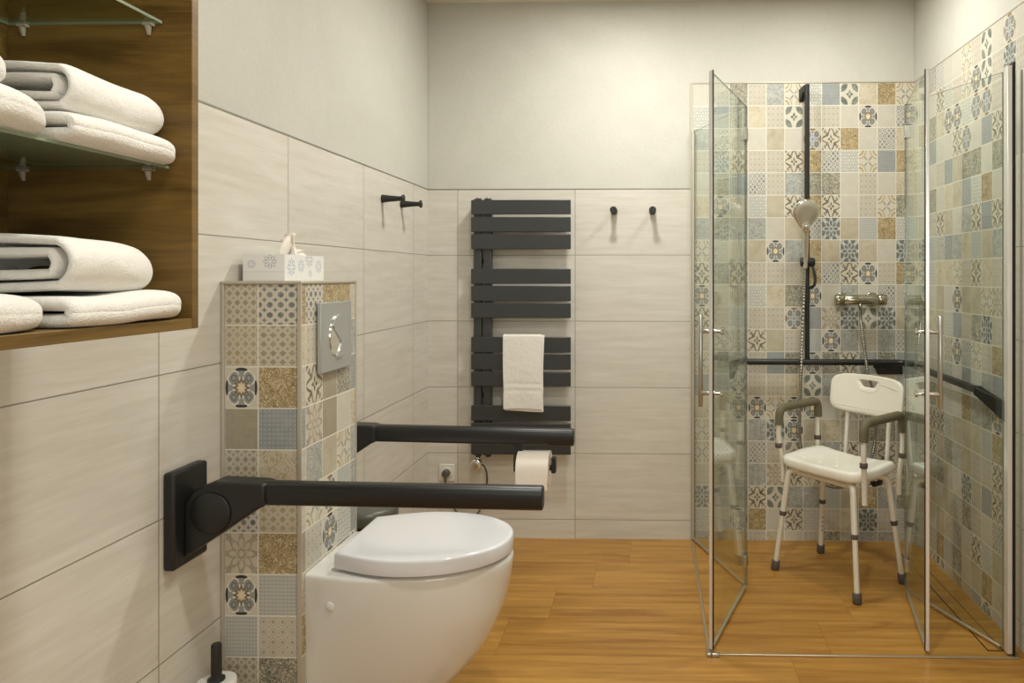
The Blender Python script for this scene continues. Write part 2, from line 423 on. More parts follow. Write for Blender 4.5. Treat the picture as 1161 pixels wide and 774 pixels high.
def tube(bm, pts, rad, seg=16, caps=True, mi=0, sx=1.0, sy=1.0, power=2.0, up=None):
    """swept tube with parallel frames; rad number or list"""
    pts = [Vector(p) for p in pts]; n = len(pts)
    rads = rad if isinstance(rad, (list, tuple)) else [rad] * n
    rings = []; pa = None
    for i, p in enumerate(pts):
        d = (pts[min(i + 1, n - 1)] - pts[max(i - 1, 0)]).normalized()
        if pa is None:
            a, b = ringframe(d, up or Vector((0, 0, 1)))
        else:
            a = (pa - d * pa.dot(d)).normalized(); b = a.cross(d).normalized()
        pa = a; r = rads[i]; ring = []
        for k in range(seg):
            t = 2 * PI * k / seg
            cx, sn = math.cos(t), math.sin(t)
            if power != 2.0:
                cx = math.copysign(abs(cx) ** (2 / power), cx); sn = math.copysign(abs(sn) ** (2 / power), sn)
            ring.append(bm.verts.new(p + a * (cx * r * sx) + b * (sn * r * sy)))
        rings.append(ring)
    for i in range(n - 1):
        for k in range(seg):
            f = bm.faces.new((rings[i][k], rings[i][(k + 1) % seg], rings[i + 1][(k + 1) % seg], rings[i + 1][k])); f.material_index = mi
    if caps:
        for rg in (rings[0], rings[-1]):
            f = bm.faces.new(rg); f.material_index = mi
def cyl(bm, p0, p1, r, seg=24, r2=None, mi=0):
    tube(bm, [p0, p1], [r, r if r2 is None else r2], seg, True, mi)
def rcyl(bm, p0, p1, r, e=0.002, seg=24, mi=0):
    p0 = Vector(p0); p1 = Vector(p1); d = (p1 - p0).normalized()
    tube(bm, [p0, p0 + d * e * 0.4, p0 + d * e, p1 - d * e, p1 - d * e * 0.4, p1], [r - e, r - e * 0.4, r, r, r - e * 0.4, r - e], seg, True, mi)
def smoothpath(pts, n=8):
    """catmull-rom through the points"""
    P = [Vector(p) for p in pts]; P = [P[0] * 2 - P[1]] + P + [P[-1] * 2 - P[-2]]; out = []
    for i in range(1, len(P) - 2):
        for k in range(n):
            t = k / n; a, b, c, d = P[i - 1], P[i], P[i + 1], P[i + 2]
            out.append(0.5 * ((2 * b) + (c - a) * t + (2 * a - 5 * b + 4 * c - d) * t * t + (3 * b - a - 3 * c + d) * t ** 3))
    out.append(P[-2]); return out
def fillet(pts, r, n=6):
    """polyline with rounded corners"""
    P = [Vector(p) for p in pts]; out = [P[0]]
    for i in range(1, len(P) - 1):
        a, b, c = P[i - 1], P[i], P[i + 1]
        d1 = (a - b); d2 = (c - b); rr = min(r, d1.length * 0.49, d2.length * 0.49)
        s = b + d1.normalized() * rr; e = b + d2.normalized() * rr
        for k in range(n + 1):
            t = k / n; out.append(s * (1 - t) ** 2 + b * 2 * t * (1 - t) + e * t * t)
    out.append(P[-1]); return out
def prism(bm, pts, axis, a0, a1, mi=0):
    """extrude a 2d polygon; axis 'y': pts are (x,z); 'x': (y,z); 'z': (x,y)"""
    def mk(p, a):
        return {'y': (p[0], a, p[1]), 'x': (a, p[0], p[1]), 'z': (p[0], p[1], a)}[axis]
    A = [bm.verts.new(mk(p, a0)) for p in pts]; B = [bm.verts.new(mk(p, a1)) for p in pts]
    n = len(pts)
    f = bm.faces.new(A); f.material_index = mi
    f = bm.faces.new(B); f.material_index = mi
    for i in range(n):
        f = bm.faces.new((A[i], A[(i + 1) % n], B[(i + 1) % n], B[i])); f.material_index = mi
def loft(bm, rings, caps=True, mi=0):
    R = [[bm.verts.new(p) for p in r] for r in rings]; n = len(R[0])
    for i in range(len(R) - 1):
        for k in range(n):
            f = bm.faces.new((R[i][k], R[i][(k + 1) % n], R[i + 1][(k + 1) % n], R[i + 1][k])); f.material_index = mi
    if caps: bm.faces.new(R[0]); bm.faces.new(R[-1])
def lathe(bm, prof, cx=0, cy=0, seg=40, caps=True):
    loft(bm, [[(cx + r * math.cos(2 * PI * k / seg), cy + r * math.sin(2 * PI * k / seg), z) for k in range(seg)] for r, z in prof], caps)

# ------------------------------------------------------------------ room dimensions
XL, XR, YB, YF, ZC = -1.151, 1.334, 3.726, -1.6, 2.754
TOP = 1.792; RH = 0.339; STOP = 2.328; MX = 0.211      # tile top, tile row, mosaic top, mosaic left edge
TW = 0.606
M['tile_left'] = mat_walltile('beige_stone_tile_left', 'y', 3.490, TW, TOP, RH)
M['tile_back'] = mat_walltile('beige_stone_tile_back', 'x', -0.998, TW, TOP, RH)

bm = NB(); box(bm, XL - 0.1, XR + 0.1, YF - 0.1, YB + 0.1, -0.1, 0)
tag(obj('floor', bm, M['floor']), 'honey coloured wood plank floor', kind='structure')
bm = NB(); box(bm, XL - 0.1, XR + 0.1, YF - 0.1, YB + 0.1, ZC, ZC + 0.1)
tag(obj('ceiling', bm, M['ceiling']), 'plain white ceiling', kind='structure')
bm = NB(); box(bm, XL - 0.1, XL, YF, YB + 0.1, 0, TOP, 0); box(bm, XL - 0.1, XL - 0.001, YF, YB + 0.1, TOP, ZC, 1)
tag(obj('wall_left', bm, [M['tile_left'], M['plaster']]), 'left wall, beige tiles below grey plaster', kind='structure')
bm = NB(); box(bm, XL, MX, YB, YB + 0.1, 0, TOP, 0); box(bm, XL, XR, YB + 0.001, YB + 0.1, TOP, ZC, 1); box(bm, MX, XR, YB + 0.003, YB + 0.1, 0, TOP, 1)
wb = tag(obj('wall_back', bm, [M['tile_back'], M['plaster']]), 'back wall, beige tiles, grey plaster and shower mosaic', kind='structure')
YM = 2.70                                                     # where the shower mosaic ends on the right wall
bm = NB(); box(bm, XR, XR + 0.1, YF, YM, 0, TOP, 0); box(bm, XR + 0.001, XR + 0.1, YF, YB + 0.1, TOP, ZC, 1); box(bm, XR + 0.003, XR + 0.1, YM, YB, 0, TOP, 1)
wr = tag(obj('wall_right', bm, [M['tile_left'], M['plaster']]), 'right wall, shower mosaic, plaster and beige tiles', kind='structure')
bm = NB(); box(bm, XL, XR, YF - 0.1, YF, 0, TOP, 0); box(bm, XL, XR, YF - 0.1, YF - 0.001, TOP, ZC, 1)
tag(obj('wall_front', bm, [M['tile_back'], M['plaster']]), 'wall behind the viewer', kind='structure')

# thin metal trims
def trim(n, f, mat=None):
    bm = NB(); f(bm); return tag(obj('trim_%d' % n, bm, mat or M['trimgrey']), kind='structure')
trim(1, lambda b_: box(b_, XL, XL + 0.0015, YF, YB, TOP - 0.002, TOP + 0.003))
trim(2, lambda b_: box(b_, XL, MX - 0.012, YB - 0.0015, YB, TOP - 0.002, TOP + 0.003))
trim(3, lambda b_: box(b_, MX - 0.012, MX, YB - 0.004, YB, 0, STOP + 0.006), M['trimbeige'])
trim(4, lambda b_: box(b_, MX, XR, YB - 0.004, YB, STOP, STOP + 0.006), M['trimbeige'])
trim(5, lambda b_: box(b_, XR - 0.002, XR, 1.6, YB, STOP, STOP + 0.004), M['trimbeige'])
trim(6, lambda b_: box(b_, XR - 0.005, XR, 2.655, 2.662, 0, 2.09), M['trimbeige'])

# ------------------------------------------------------------------ mosaics
ROWH = 0.1139
BACK = ["ABLBDHKCFSIH", "KCLSBFAGBAGJ", "DJOAOAZEIAJS", "BMEBBEIJKHCI", "ALCJBDLLABAS", "SGBKOEIEABHL", "DLDDAOJMOWIK",
        "HKAOGDIOMOAM", "ELEBBBIJEGBI", "GBOKSLGADAJB", "EBKBBZCNMFMO", "BHNEOBWGDBDJ", "HLJBCLGLEDLC", "CDEBBSFDOBSW",
        "SOGGHGGANJLG", "HNKDMGOSBLLD", "HJDJBFBDEDEB", "BLDDNEHGHEHL", "MDLEFDDWOIDL", "KAGIAEKBSMBK", "DOBBSABLBDDB"]
BACK[1] = "KCLSBFBBAGAJ"
RIGHT = ["BDJKAAHBFAZABC", "SLAEKBHGFBMBAB", "AALSGGKZZBAEBD", "SLCAAEZACEBAJK", "OCABCOLLALABMA", "SKLASOCKIABAFB", "BABEOADECESAGB",
         "EMWJCDSWODABFJ", "SWKSSHBESBAAEB", "LFAOAGOOHNABSK", "LFSOKCBLMBAIEG", "BABBNGJHBIAABE", "DBODJACKDCFAEB", "GALOKAIDLGBBSE",
         "SAEEKOOSWIACEE", "DEEOLJOBBEADSB", "OKLLOAMBCEWBDJ", "BEOBOJLBAJODAB", "KBKOSDAEKODBAF", "ASJIWLAOISBAKD", "HDEFBISCGBAEAB"]
def mosaic(name, parent, frame, edges, rows, ztop, rowh, zmin, mask=None, gap=0.0019, th=0.0006, hmat=True):
    """frame(h, z, d) -> world point, d = distance proud of the wall"""
    bm = NB(); uv = bm.loops.layers.uv.new('UVMap')
    mats = [M['grout']] + [TM[c] for c in CODES]
    def quad(pts, uvs, mi):
        f = bm.faces.new([bm.verts.new(p) for p in pts]); f.material_index = mi
        for l, t in zip(f.loops, uvs): l[uv].uv = t
        return f
    for ri, row in enumerate(rows):
        z1 = ztop - ri * rowh; z0 = max(z1 - rowh, zmin)
        if z1 <= zmin: break
        for ci in range(len(edges) - 1):
            h0, h1 = edges[ci], edges[ci + 1]
            if mask and not mask(h0, h1, z0, z1): continue
            quad([frame(h0, z0, 0), frame(h1, z0, 0), frame(h1, z1, 0), frame(h0, z1, 0)], [(0, 0)] * 4, 0)
            g = gap * (1 if h1 > h0 else -1)
            a0, a1, b0, b1 = h0 + g, h1 - g, z0 + gap, z1 - gap
            vb = 1 - (z1 - b0) / rowh
            mi = 1 + CODES.index(row[ci % len(row)])
            fr = [frame(a0, b0, th), frame(a1, b0, th), frame(a1, b1, th), frame(a0, b1, th)]
            bk = [frame(a0, b0, 0), frame(a1, b0, 0), frame(a1, b1, 0), frame(a0, b1, 0)]
            us = [(0, vb), (1, vb), (1, 1), (0, 1)]
            quad(fr, us, mi)
            for k in range(4):
                quad([fr[k], fr[(k + 1) % 4], bk[(k + 1) % 4], bk[k]], [us[k], us[(k + 1) % 4], us[(k + 1) % 4], us[k]], mi)
    me = bpy.data.meshes.new(name); bm.to_mesh(me); bm.free()
    for m in mats: me.materials.append(m)
    o = bpy.data.objects.new(name, me); col.objects.link(o); o.parent = parent
    return o
bedge = [MX + (XR - MX) * i / 12 for i in range(13)]
mosaic('mosaic_tiles', wb, lambda h, z, d: (h, YB - d, z), bedge, BACK, STOP, ROWH, 0.0)
redge = [3.724, 3.630, 3.536] + [3.536 - 0.093 * i for i in range(1, 18)]
def rmask(h0, h1, z0, z1):
    return True if h1 > YM - 0.02 else z0 > 2.09
mosaic('mosaic_tiles', wr, lambda h, z, d: (XR - d, h, z), redge, RIGHT, STOP, ROWH, 0.0, rmask)

# tiled housing beside the toilet
PX1, PY0, PY1, PZ = -0.931, 1.915, 2.273, 1.333
ph = thing('tiled_cistern_housing', 'tall narrow pillar clad in patterned mosaic tiles behind the toilet', 'pillar', (-1.04, 2.09, 0))
inv = Matrix.Translation((1.04, -2.09, 0))
def reparent(o, p):
    o.parent = p; o.matrix_parent_inverse = Matrix.Translation(-Vector(p.location)) if p.rotation_euler.z == 0 else p.matrix_world.inverted()
    return o
bm = NB(); box(bm, XL + 0.001, PX1 - 0.0045, PY0 + 0.0045, PY1, 0, PZ - 0.009)
reparent(obj('core', bm, M['grout']), ph)
FR = ["PQ", "RP", "GI", "TC", "PS", "QR", "NI", "GW", "WB", "PL", "OJ", "BI"]
SR = ["IQIIB", "SBBJD", "BETLC", "CNTAS", "BDOHD", "BHZWD", "TBGKC", "NBHLG", "INBHD", "OMLBN", "MBIGD", "LSDBK"]
reparent(mosaic('front_mosaic', None, lambda h, z, d: (h, PY0 + 0.003 - d, z), [-1.141, -1.050, -0.943], FR, 1.326, 0.1108, 0.0), ph)
sedge = [1.9175, 1.944, 2.043, 2.138, 2.233, 2.270]
reparent(mosaic('side_mosaic', None, lambda h, z, d: (PX1 - 0.003 + d, h, z), sedge, SR, 1.326, 0.1108, 0.0), ph)
bm = NB(); box(bm, PX1 - 0.012, PX1, PY0 - 0.002, PY0 + 0.002, 0, PZ); box(bm, XL + 0.001, XL + 0.010, PY0 - 0.002, PY0 + 0.003, 0, PZ)
box(bm, PX1 - 0.004, PX1 + 0.001, PY1 - 0.003, PY1 + 0.003, 0, PZ)
reparent(obj('corner_trim', bm, M['trimbeige'], bevel=0.0015), ph)
bm = NB(); box(bm, XL + 0.001, PX1 + 0.001, PY0 - 0.003, PY1 + 0.003, PZ - 0.008, PZ)
reparent(obj('top_ledge', bm, M['trimbeige'], bevel=0.002), ph)

# ------------------------------------------------------------------ flush plate
fp = thing('flush_plate', 'satin silver dual flush plate on the mosaic pillar', 'flush plate', (PX1, 2.104, 1.17))
F0 = PX1 + 0.0005
bm = NB(); box(bm, F0, F0 + 0.012, 2.001, 2.207, 1.073, 1.272); reparent(obj('plate', bm, M['satin_plate'], bevel=0.0025, bseg=3), fp)
fc = (2.112, 1.172); frr = 0.058
def circ_pts(r, n=48, a0=0, a1=2 * PI): return [(fc[0] + r * math.cos(a0 + (a1 - a0) * k / n), fc[1] + r * 1.05 * math.sin(a0 + (a1 - a0) * k / n)) for k in range(n + 1)]
bm = NB(); prism(bm, circ_pts(frr + 0.002)[:-1], 'x', F0 + 0.011, F0 + 0.0135)
reparent(obj('button_rim', bm, M['chrome'], smooth=30), fp)
# S shaped split between the two buttons
S = [(v.x, v.z) for v in smoothpath([(fc[0] + u * frr, 0, fc[1] + w_ * frr * 1.05) for u, w_ in ((-0.62, 0.775), (-0.66, 0.45), (-0.37, 0.16), (0.0, -0.12), (0.14, -0.36), (-0.04, -0.72), (-0.30, -0.945))], 6)]
a_t = math.atan2(0.775, -0.62); a_b = math.atan2(-0.945, -0.30)
R_ = circ_pts(frr, 40, a_b, a_t)
bm = NB(); prism(bm, S[1:-1] + R_, 'x', F0 + 0.0125, F0 + 0.0185)
reparent(tag(obj('large_button', bm, M['satin_plate'], smooth=40), 'satin grey button'), fp)
L_ = circ_pts(frr, 24, a_t, a_b + 2 * PI)
bm = NB(); prism(bm, L_ + S[1:-1][::-1], 'x', F0 + 0.0125, F0 + 0.0150)
reparent(tag(obj('small_button', bm, M['chrome'], smooth=40), 'mirror chrome button'), fp)

# ------------------------------------------------------------------ toilet
TC = 2.106; XW = PX1 - 0.002
to = thing('toilet', 'white wall hung toilet with closed lid beside the mosaic pillar', 'toilet', (XW, TC, 0.0))
def interp(tab, z):
    for (z0, v0), (z1, v1) in zip(tab, tab[1:]):
        if z0 <= z <= z1:
            t = (z - z0) / (z1 - z0); return v0 + (v1 - v0) * t
    return tab[0][1] if z < tab[0][0] else tab[-1][1]
def hermite_tab(tab, z):
    n = len(tab)
    if z <= tab[0][0]: return tab[0][1]
    if z >= tab[-1][0]: return tab[-1][1]
    for i in range(n - 1):
        if tab[i][0] <= z <= tab[i + 1][0]:
            z0, v0 = tab[i]; z1, v1 = tab[i + 1]; h = z1 - z0; t = (z - z0) / h
            def sl(j):
                if j == 0: return (tab[1][1] - tab[0][1]) / (tab[1][0] - tab[0][0])
                if j == n - 1: return (tab[-1][1] - tab[-2][1]) / (tab[-1][0] - tab[-2][0])
                return (tab[j + 1][1] - tab[j - 1][1]) / (tab[j + 1][0] - tab[j - 1][0])
            m0, m1 = sl(i) * h, sl(i + 1) * h
            return (2 * t ** 3 - 3 * t * t + 1) * v0 + (t ** 3 - 2 * t * t + t) * m0 + (-2 * t ** 3 + 3 * t * t) * v1 + (t ** 3 - t * t) * m1
def dring(z, x0, xt, wb_, wm, n=72, sh=0.38, pw=2.25):
    """D shaped plan outline from x0 (flat back) to tip xt"""
    L = xt - x0; half = []
    m = n // 2
    for k in range(m + 1):
        a = k / m
        if a < 0.30: s = sh * a / 0.30; w = wb_ + (wm - wb_) * math.sin(PI / 2 * s / sh)
        else:
            t = (a - 0.30) / 0.70 * PI / 2; s = sh + (1 - sh) * math.sin(t) ** (2 / pw) if False else sh + (1 - sh) * math.sin(t)
            w = wm * max(0, math.cos(t)) ** (2 / pw)
        half.append((x0 + L * s, w))
    pts = [(x, TC - w, z) for x, w in half] + [(x, TC + w, z) for x, w in half[::-1][1:]]
    return pts
tipx = [(0.075, -0.70), (0.11, -0.645), (0.172, -0.580), (0.272, -0.493), (0.387, -0.432), (0.47, -0.411), (0.53, -0.404), (0.545, -0.406)]
wmid = [(0.075, 0.115), (0.11, 0.128), (0.172, 0.142), (0.272, 0.165), (0.387, 0.186), (0.47, 0.196), (0.545, 0.199)]
wbk = [(0.075, 0.145), (0.2, 0.158), (0.4, 0.166), (0.545, 0.168)]
rings = []
zs = [0.075 + (0.532 - 0.075) * k / 26 for k in range(27)]
rings.append(dring(0.070, XW, -0.74, 0.12, 0.095)); 
for z in zs: rings.append(dring(z, XW, hermite_tab(tipx, z), interp(wbk, z), hermite_tab(wmid, z)))
for dz, ins in ((0.537, 0.001), (0.541, 0.004), (0.543, 0.010)):
    rings.append(dring(dz, XW, -0.405 - ins, 0.168 - ins, 0.199 - ins))
bm = NB(); loft(bm, rings)
reparent(obj('bowl', bm, M['ceramic'], smooth=55), to)
# seat ring and lid
bm = NB()
rr_ = [dring(z, -0.845, -0.412 - i, 0.140 - i, 0.196 - i, pw=2.1) for z, i in ((0.5435, 0.016), (0.545, 0.012), (0.549, 0.012), (0.5505, 0.016))]
loft(bm, rr_); reparent(obj('seat', bm, M['lid'], smooth=40), to)
bm = NB()
def lidring(z, i): 
    return dring(z, -0.862 + i, -0.404 - i, 0.150 - i, 0.206 - i, sh=0.42, pw=2.15)
prof = [(0.5520, 0.012), (0.5515, 0.005), (0.5535, 0.001), (0.559, 0.0), (0.588, 0.0005), (0.5925, 0.002), (0.5950, 0.0055), (0.5960, 0.012), (0.5965, 0.05), (0.5965, 0.10)]
loft(bm, [lidring(z, i) for z, i in prof]); reparent(obj('lid', bm, M['lid'], smooth=50), to)
for sg in (-1, 1):
    bm = NB(); rcyl(bm, (-0.874, TC + sg * 0.075 - 0.02, 0.5545), (-0.874, TC + sg * 0.075 + 0.02, 0.5545), 0.0105)
    reparent(obj('hinge', bm, M['chrome'], smooth=40), to)
bm = NB(); rcyl(bm, (-0.858, TC - 0.165, 0.464), (-0.858, TC - 0.186, 0.464), 0.0135, 0.003)
reparent(obj('fixing_cap', bm, M['ceramic'], smooth=50), to)

# ------------------------------------------------------------------ fold-down grab bars beside the toilet
def px(pxx, pyy, Y, c=math.cos(-0.02553), s=math.sin(-0.02553)):
    u = (pxx - 717.54) / 825.07; v = -(pyy - 312.67) / 825.07
    t = Y / (-s * u + c); return ((c * u + s) * t, 1.347 + v * t)
def toilet_bar(name, label, y, sgn, z0, z1, xe, roll):
    g = thing(name, label, 'grab bar', (XL, y, 0.77))
    bm = NB(); box(bm, XL + 0.0005, XL + 0.028, y - 0.066, y + 0.066, 0.650, 0.882)
    reparent(obj('wall_plate', bm, M['black'], bevel=0.007, bseg=3), g)
    poly = [(-1.1235, 0.668), (-1.1235, 0.80), (-1.100, 0.832), (-1.050, 0.853), (-0.945, 0.849), (-0.928, 0.846), (-0.928, 0.793), (-0.944, 0.788), (-1.02, 0.737), (-1.112, 0.676)]
    poly = [(x, z + (z0 - 0.820)) for x, z in poly]
    bm = NB(); prism(bm, poly, 'y', y - 0.030, y + 0.030); reparent(obj('hinge_arm', bm, M['black'], bevel=0.006, bseg=3), g)
    for sg in (-1, 1):
        bm = NB(); rcyl(bm, (-1.058, y + sg * 0.0302, z0 - 0.042), (-1.058, y + sg * 0.0345, z0 - 0.042), 0.050, 0.003, 48)
        reparent(obj('hinge_cap', bm, M['black'], smooth=40), g)
    bm = NB(); n = 14
    tube(bm, [(-0.95, y, z0), (xe - 0.004, y, z1), (xe - 0.001, y, z1), (xe, y, z1)], [0.0285, 0.0285, 0.0275, 0.025], 32, True, 0, 0.80, 1.0, 3.2)
    reparent(obj('rail', bm, M['black_bar'], smooth=40), g)
    return g
nb = toilet_bar('grab_bar', 'black fold down grab bar in the foreground, in front of the toilet', 1.75, 1, 0.820, 0.812, -0.261, False)
fb = toilet_bar('grab_bar', 'black grab bar beyond the toilet carrying the paper holder', 2.45, -1, 0.815, 0.803, -0.261, True)
Yr = 2.45
bm = NB(); box(bm, -0.466, -0.434, Yr - 0.006, Yr + 0.006, 0.686, 0.795)
cyl(bm, (-0.45, Yr, 0.700), (-0.335, Yr, 0.700), 0.009, 16); box(bm, -0.337, -0.322, Yr - 0.013, Yr + 0.013, 0.683, 0.735)
reparent(obj('paper_holder', bm, M['black'], bevel=0.002), fb)
# paper roll
pr = thing('toilet_paper_roll', 'white toilet paper roll on the holder of the far grab bar', 'toilet paper', (-0.395, Yr, 0.6975))
bm = NB(); seg = 64; xs_ = [-0.450, -0.4485, -0.3435, -0.342]
def rring(x, r): return [(x, Yr + r * math.cos(2 * PI * k / seg), 0.6975 + r * math.sin(2 * PI * k / seg)) for k in range(seg)]
loft(bm, [rring(-0.450, 0.021), rring(-0.450, 0.058), rring(-0.4485, 0.0595), rring(-0.3435, 0.0595), rring(-0.342, 0.058), rring(-0.342, 0.021), rring(-0.450, 0.021)], caps=False)
reparent(obj('paper', bm, M['paper'], smooth=40), pr)
bm = NB(); sh = []
for zz, yy in ((0.6975, Yr - 0.0600), (0.670, Yr - 0.0610), (0.640, Yr - 0.0615)): sh.append(((zz, yy)))
loft(bm, [[(-0.4485, yy, zz), (-0.3435, yy, zz), (-0.3435, yy + 0.0006, zz), (-0.4485, yy + 0.0006, zz)] for zz, yy in sh])
reparent(obj('loose_sheet', bm, M['paper'], smooth=60), pr)

# ------------------------------------------------------------------ tissue box
def mat_tissuebox():
    m, nt, b, out = newmat('tissue_carton_flowers'); setb(b, None, 0.45, spec=0.35)
    src, u, v, w = coords(nt, 'UV')
    def flower(cx, cy, rad, n=8):
        cx, cy, rad = cx * 10, cy * 10, rad * 10
        p = (u - cx) / rad; q = (v - cy) / rad; r = (p * p + q * q).sqrt(); th = p.op('ARCTAN2', q)
        t = ((th * (n / (2 * PI))).frac() - 0.5).abs() * 2
        wv = ((r - 0.18) * (PI / 0.78)).sin().max(0) * 0.8
        return ((1 - t) - wv).abs().lt(0.16, 0.12) * r.gt(0.2, 0.04) * r.lt(0.95, 0.05)
    f = None
    for cx, cy, rd in ((0.024, 0.046, 0.013), (0.076, 0.053, 0.020), (0.155, 0.038, 0.025), (0.212, 0.042, 0.020), (0.262, 0.062, 0.024), (0.268, 0.020, 0.012), (0.322, 0.042, 0.021), (0.110, -0.002, 0.010)):
        g = flower(cx, cy, rd); f = g if f is None else f.max(g)
    c = mixc(nt, f * 0.8, rgb(230, 229, 226), rgb(122, 130, 172))
    lower = v.lt(0.24, 0.01) * u.lt(1.17, 0.01)
    c = mixc(nt, ((v - 0.25).abs().lt(0.008, 0.01) * u.lt(1.17, 0.01)) * 0.5, mixc(nt, lower * 0.9, c, rgb(228, 226, 222)), rgb(170, 170, 170))
    nt.links.new(c, b.inputs['Base Color']); return m
tb = thing('tissue_box', 'white tissue box with blue flower outlines on top of the mosaic pillar', 'tissue box', (-1.08, 2.12, PZ))
bm = NB(); uv = bm.loops.layers.uv.new('UVMap'); X0, X1, Y0, Y1, Z0, Z1 = -1.130, -1.013, 1.985, 2.225, PZ + 0.0005, PZ + 0.074
def q4(pts, uvs):
    f = bm.faces.new([bm.verts.new(p) for p in pts])
    for l, t in zip(f.loops, uvs): l[uv].uv = t
q4([(X0, Y0, Z0), (X1, Y0, Z0), (X1, Y0, Z1), (X0, Y0, Z1)], [(0, 0), (1.17, 0), (1.17, 0.735), (0, 0.735)])
q4([(X1, Y0, Z0), (X1, Y1, Z0), (X1, Y1, Z1), (X1, Y0, Z1)], [(1.171, 0), (3.57, 0), (3.57, 0.735), (1.171, 0.735)])
q4([(X1, Y1, Z0), (X0, Y1, Z0), (X0, Y1, Z1), (X1, Y1, Z1)], [(0, 0), (1, 0), (1, 1), (0, 1)])
q4([(X0, Y1, Z0), (X0, Y0, Z0), (X0, Y0, Z1), (X0, Y1, Z1)], [(1.02, 0), (2.5, 0), (2.5, 1), (1.02, 1)])
q4([(X0, Y0, Z1), (X1, Y0, Z1), (X1, Y1, Z1), (X0, Y1, Z1)], [(0, 0), (1, 0), (1, 1), (0, 1)])
q4([(X0, Y0, Z0), (X0, Y1, Z0), (X1, Y1, Z0), (X1, Y0, Z0)], [(0, 0), (1, 0), (1, 1), (0, 1)])
bmesh.ops.remove_doubles(bm, verts=bm.verts[:], dist=1e-5)
reparent(obj('carton', bm, mat_tissuebox()), tb)
bm = NB()
def leaf(bx, by, h, w, lean, ph):
    rows = []
    for i in range(9):
        t = i / 8; ww = w * (math.sin(PI * min(1, 0.25 + t * 0.75)) ** 0.6) * (1 - t * 0.35)
        rows.append([Vector((bx + lean * t + 0.006 * math.sin(3 * t + ph), by + (s - 0.5) * ww * 1.6, Z1 - 0.002 + h * t)) + Vector((0.012 * math.sin(PI * s + ph) * (0.4 + t), 0, -0.010 * abs(s - 0.5) * t)) for s in [j / 7 for j in range(8)]])
    vv = [[bm.verts.new(p) for p in r] for r in rows]
    for i in range(8):
        for j in range(7): bm.faces.new((vv[i][j], vv[i][j + 1], vv[i + 1][j + 1], vv[i + 1][j]))
leaf(-1.062, 2.075, 0.062, 0.050, 0.004, 0.2); leaf(-1.048, 2.115, 0.070, 0.036, -0.008, 1.6); leaf(-1.052, 2.155, 0.024, 0.06, 0.006, 2.6); leaf(-1.074, 2.09, 0.052, 0.04, 0.012, 0.9)
o = reparent(obj('tissue', bm, M['paper'], smooth=80), tb); md = o.modifiers.new('t', 'SOLIDIFY'); md.thickness = 0.0008

# ------------------------------------------------------------------ wall hooks
def hook(label, base, d):
    b0 = Vector(base); d = Vector(d)
    h = thing('wall_hook', label, 'hook', base, 0, 'black wall hooks')
    bm = NB(); P = [(0.0005, 0.0165), (0.002, 0.0175), (0.005, 0.0170), (0.035, 0.0135), (0.070, 0.0105), (0.082, 0.0105), (0.086, 0.0140), (0.089, 0.0175), (0.093, 0.0178), (0.0955, 0.0150)]
    tube(bm, [b0 + d * p for p, r in P], [r for p, r in P], 28)
    reparent(obj('peg', bm, M['black'], smooth=40), h)
hook('black peg hook on the left wall, nearer the pillar', (XL, 3.082, 1.677), (1, 0, 0))
hook('black peg hook on the left wall, nearer the corner', (XL, 3.318, 1.677), (1, 0, 0))
hook('black peg hook on the back wall, the one nearer the towel radiator', (-0.190, YB, 1.677), (0, -1, 0))
hook('black peg hook on the back wall, the one nearer the shower', (0.006, YB, 1.677), (0, -1, 0))

# ------------------------------------------------------------------ towel radiator
ra = thing('towel_radiator', 'tall anthracite flat bar towel radiator on the back wall', 'radiator', (-0.656, YB, 0.45))
BARS = [(1.729, 1.656), (1.643, 1.568), (1.557, 1.481), (1.383, 1.307), (1.297, 1.220), (1.211, 1.135), (1.040, 0.962), (0.956, 0.876), (0.865, 0.792), (0.696, 0.619), (0.607, 0.530), (0.524, 0.449)]
for z1, z0 in BARS:
    bm = NB(); box(bm, -0.908, -0.405, 3.640, 3.652, z0, z1); reparent(obj('flat_bar', bm, M['anthracite'], bevel=0.003), ra)
for x0, x1 in ((-0.898, -0.858), (-0.848, -0.808)):
    bm = NB(); box(bm, x0, x1, 3.6525, 3.690, 0.440, 1.736); reparent(obj('upright', bm, M['anthracite'], bevel=0.004), ra)
for x in (-0.878, -0.828):
    bm = NB(); rcyl(bm, (x, 3.672, 1.7365), (x, 3.672, 1.744), 0.014); reparent(obj('end_cap', bm, M['steel'], smooth=40), ra)
    bm = NB(); rcyl(bm, (x, 3.672, 0.430), (x, 3.672, 0.440), 0.013); reparent(obj('end_cap', bm, M['anthracite'], smooth=40), ra)
for z in (1.42, 0.74):
    bm = NB(); rcyl(bm, (-0.853, 3.690, z), (-0.853, YB - 0.0005, z), 0.013); reparent(obj('wall_bracket', bm, M['anthracite'], smooth=40), ra)
bm = NB(); rcyl(bm, (-0.878, 3.664, 0.400), (-0.878, 3.664, 0.431), 0.012); rcyl(bm, (-0.884, 3.676, 0.398), (-0.884, 3.632, 0.398), 0.0285, 0.005, 36)
he = reparent(tag(obj('heating_element', bm, M['chrome'], smooth=40), 'round chrome control knob'), ra)
bm = NB(); rcyl(bm, (-0.884, 3.6319, 0.398), (-0.884, 3.627, 0.398), 0.019, 0.002, 30)
o = obj('dial', bm, M['steel'], smooth=40); o.parent = he; o.matrix_parent_inverse = he.matrix_parent_inverse.copy(); o.matrix_parent_inverse = Matrix.Identity(4)
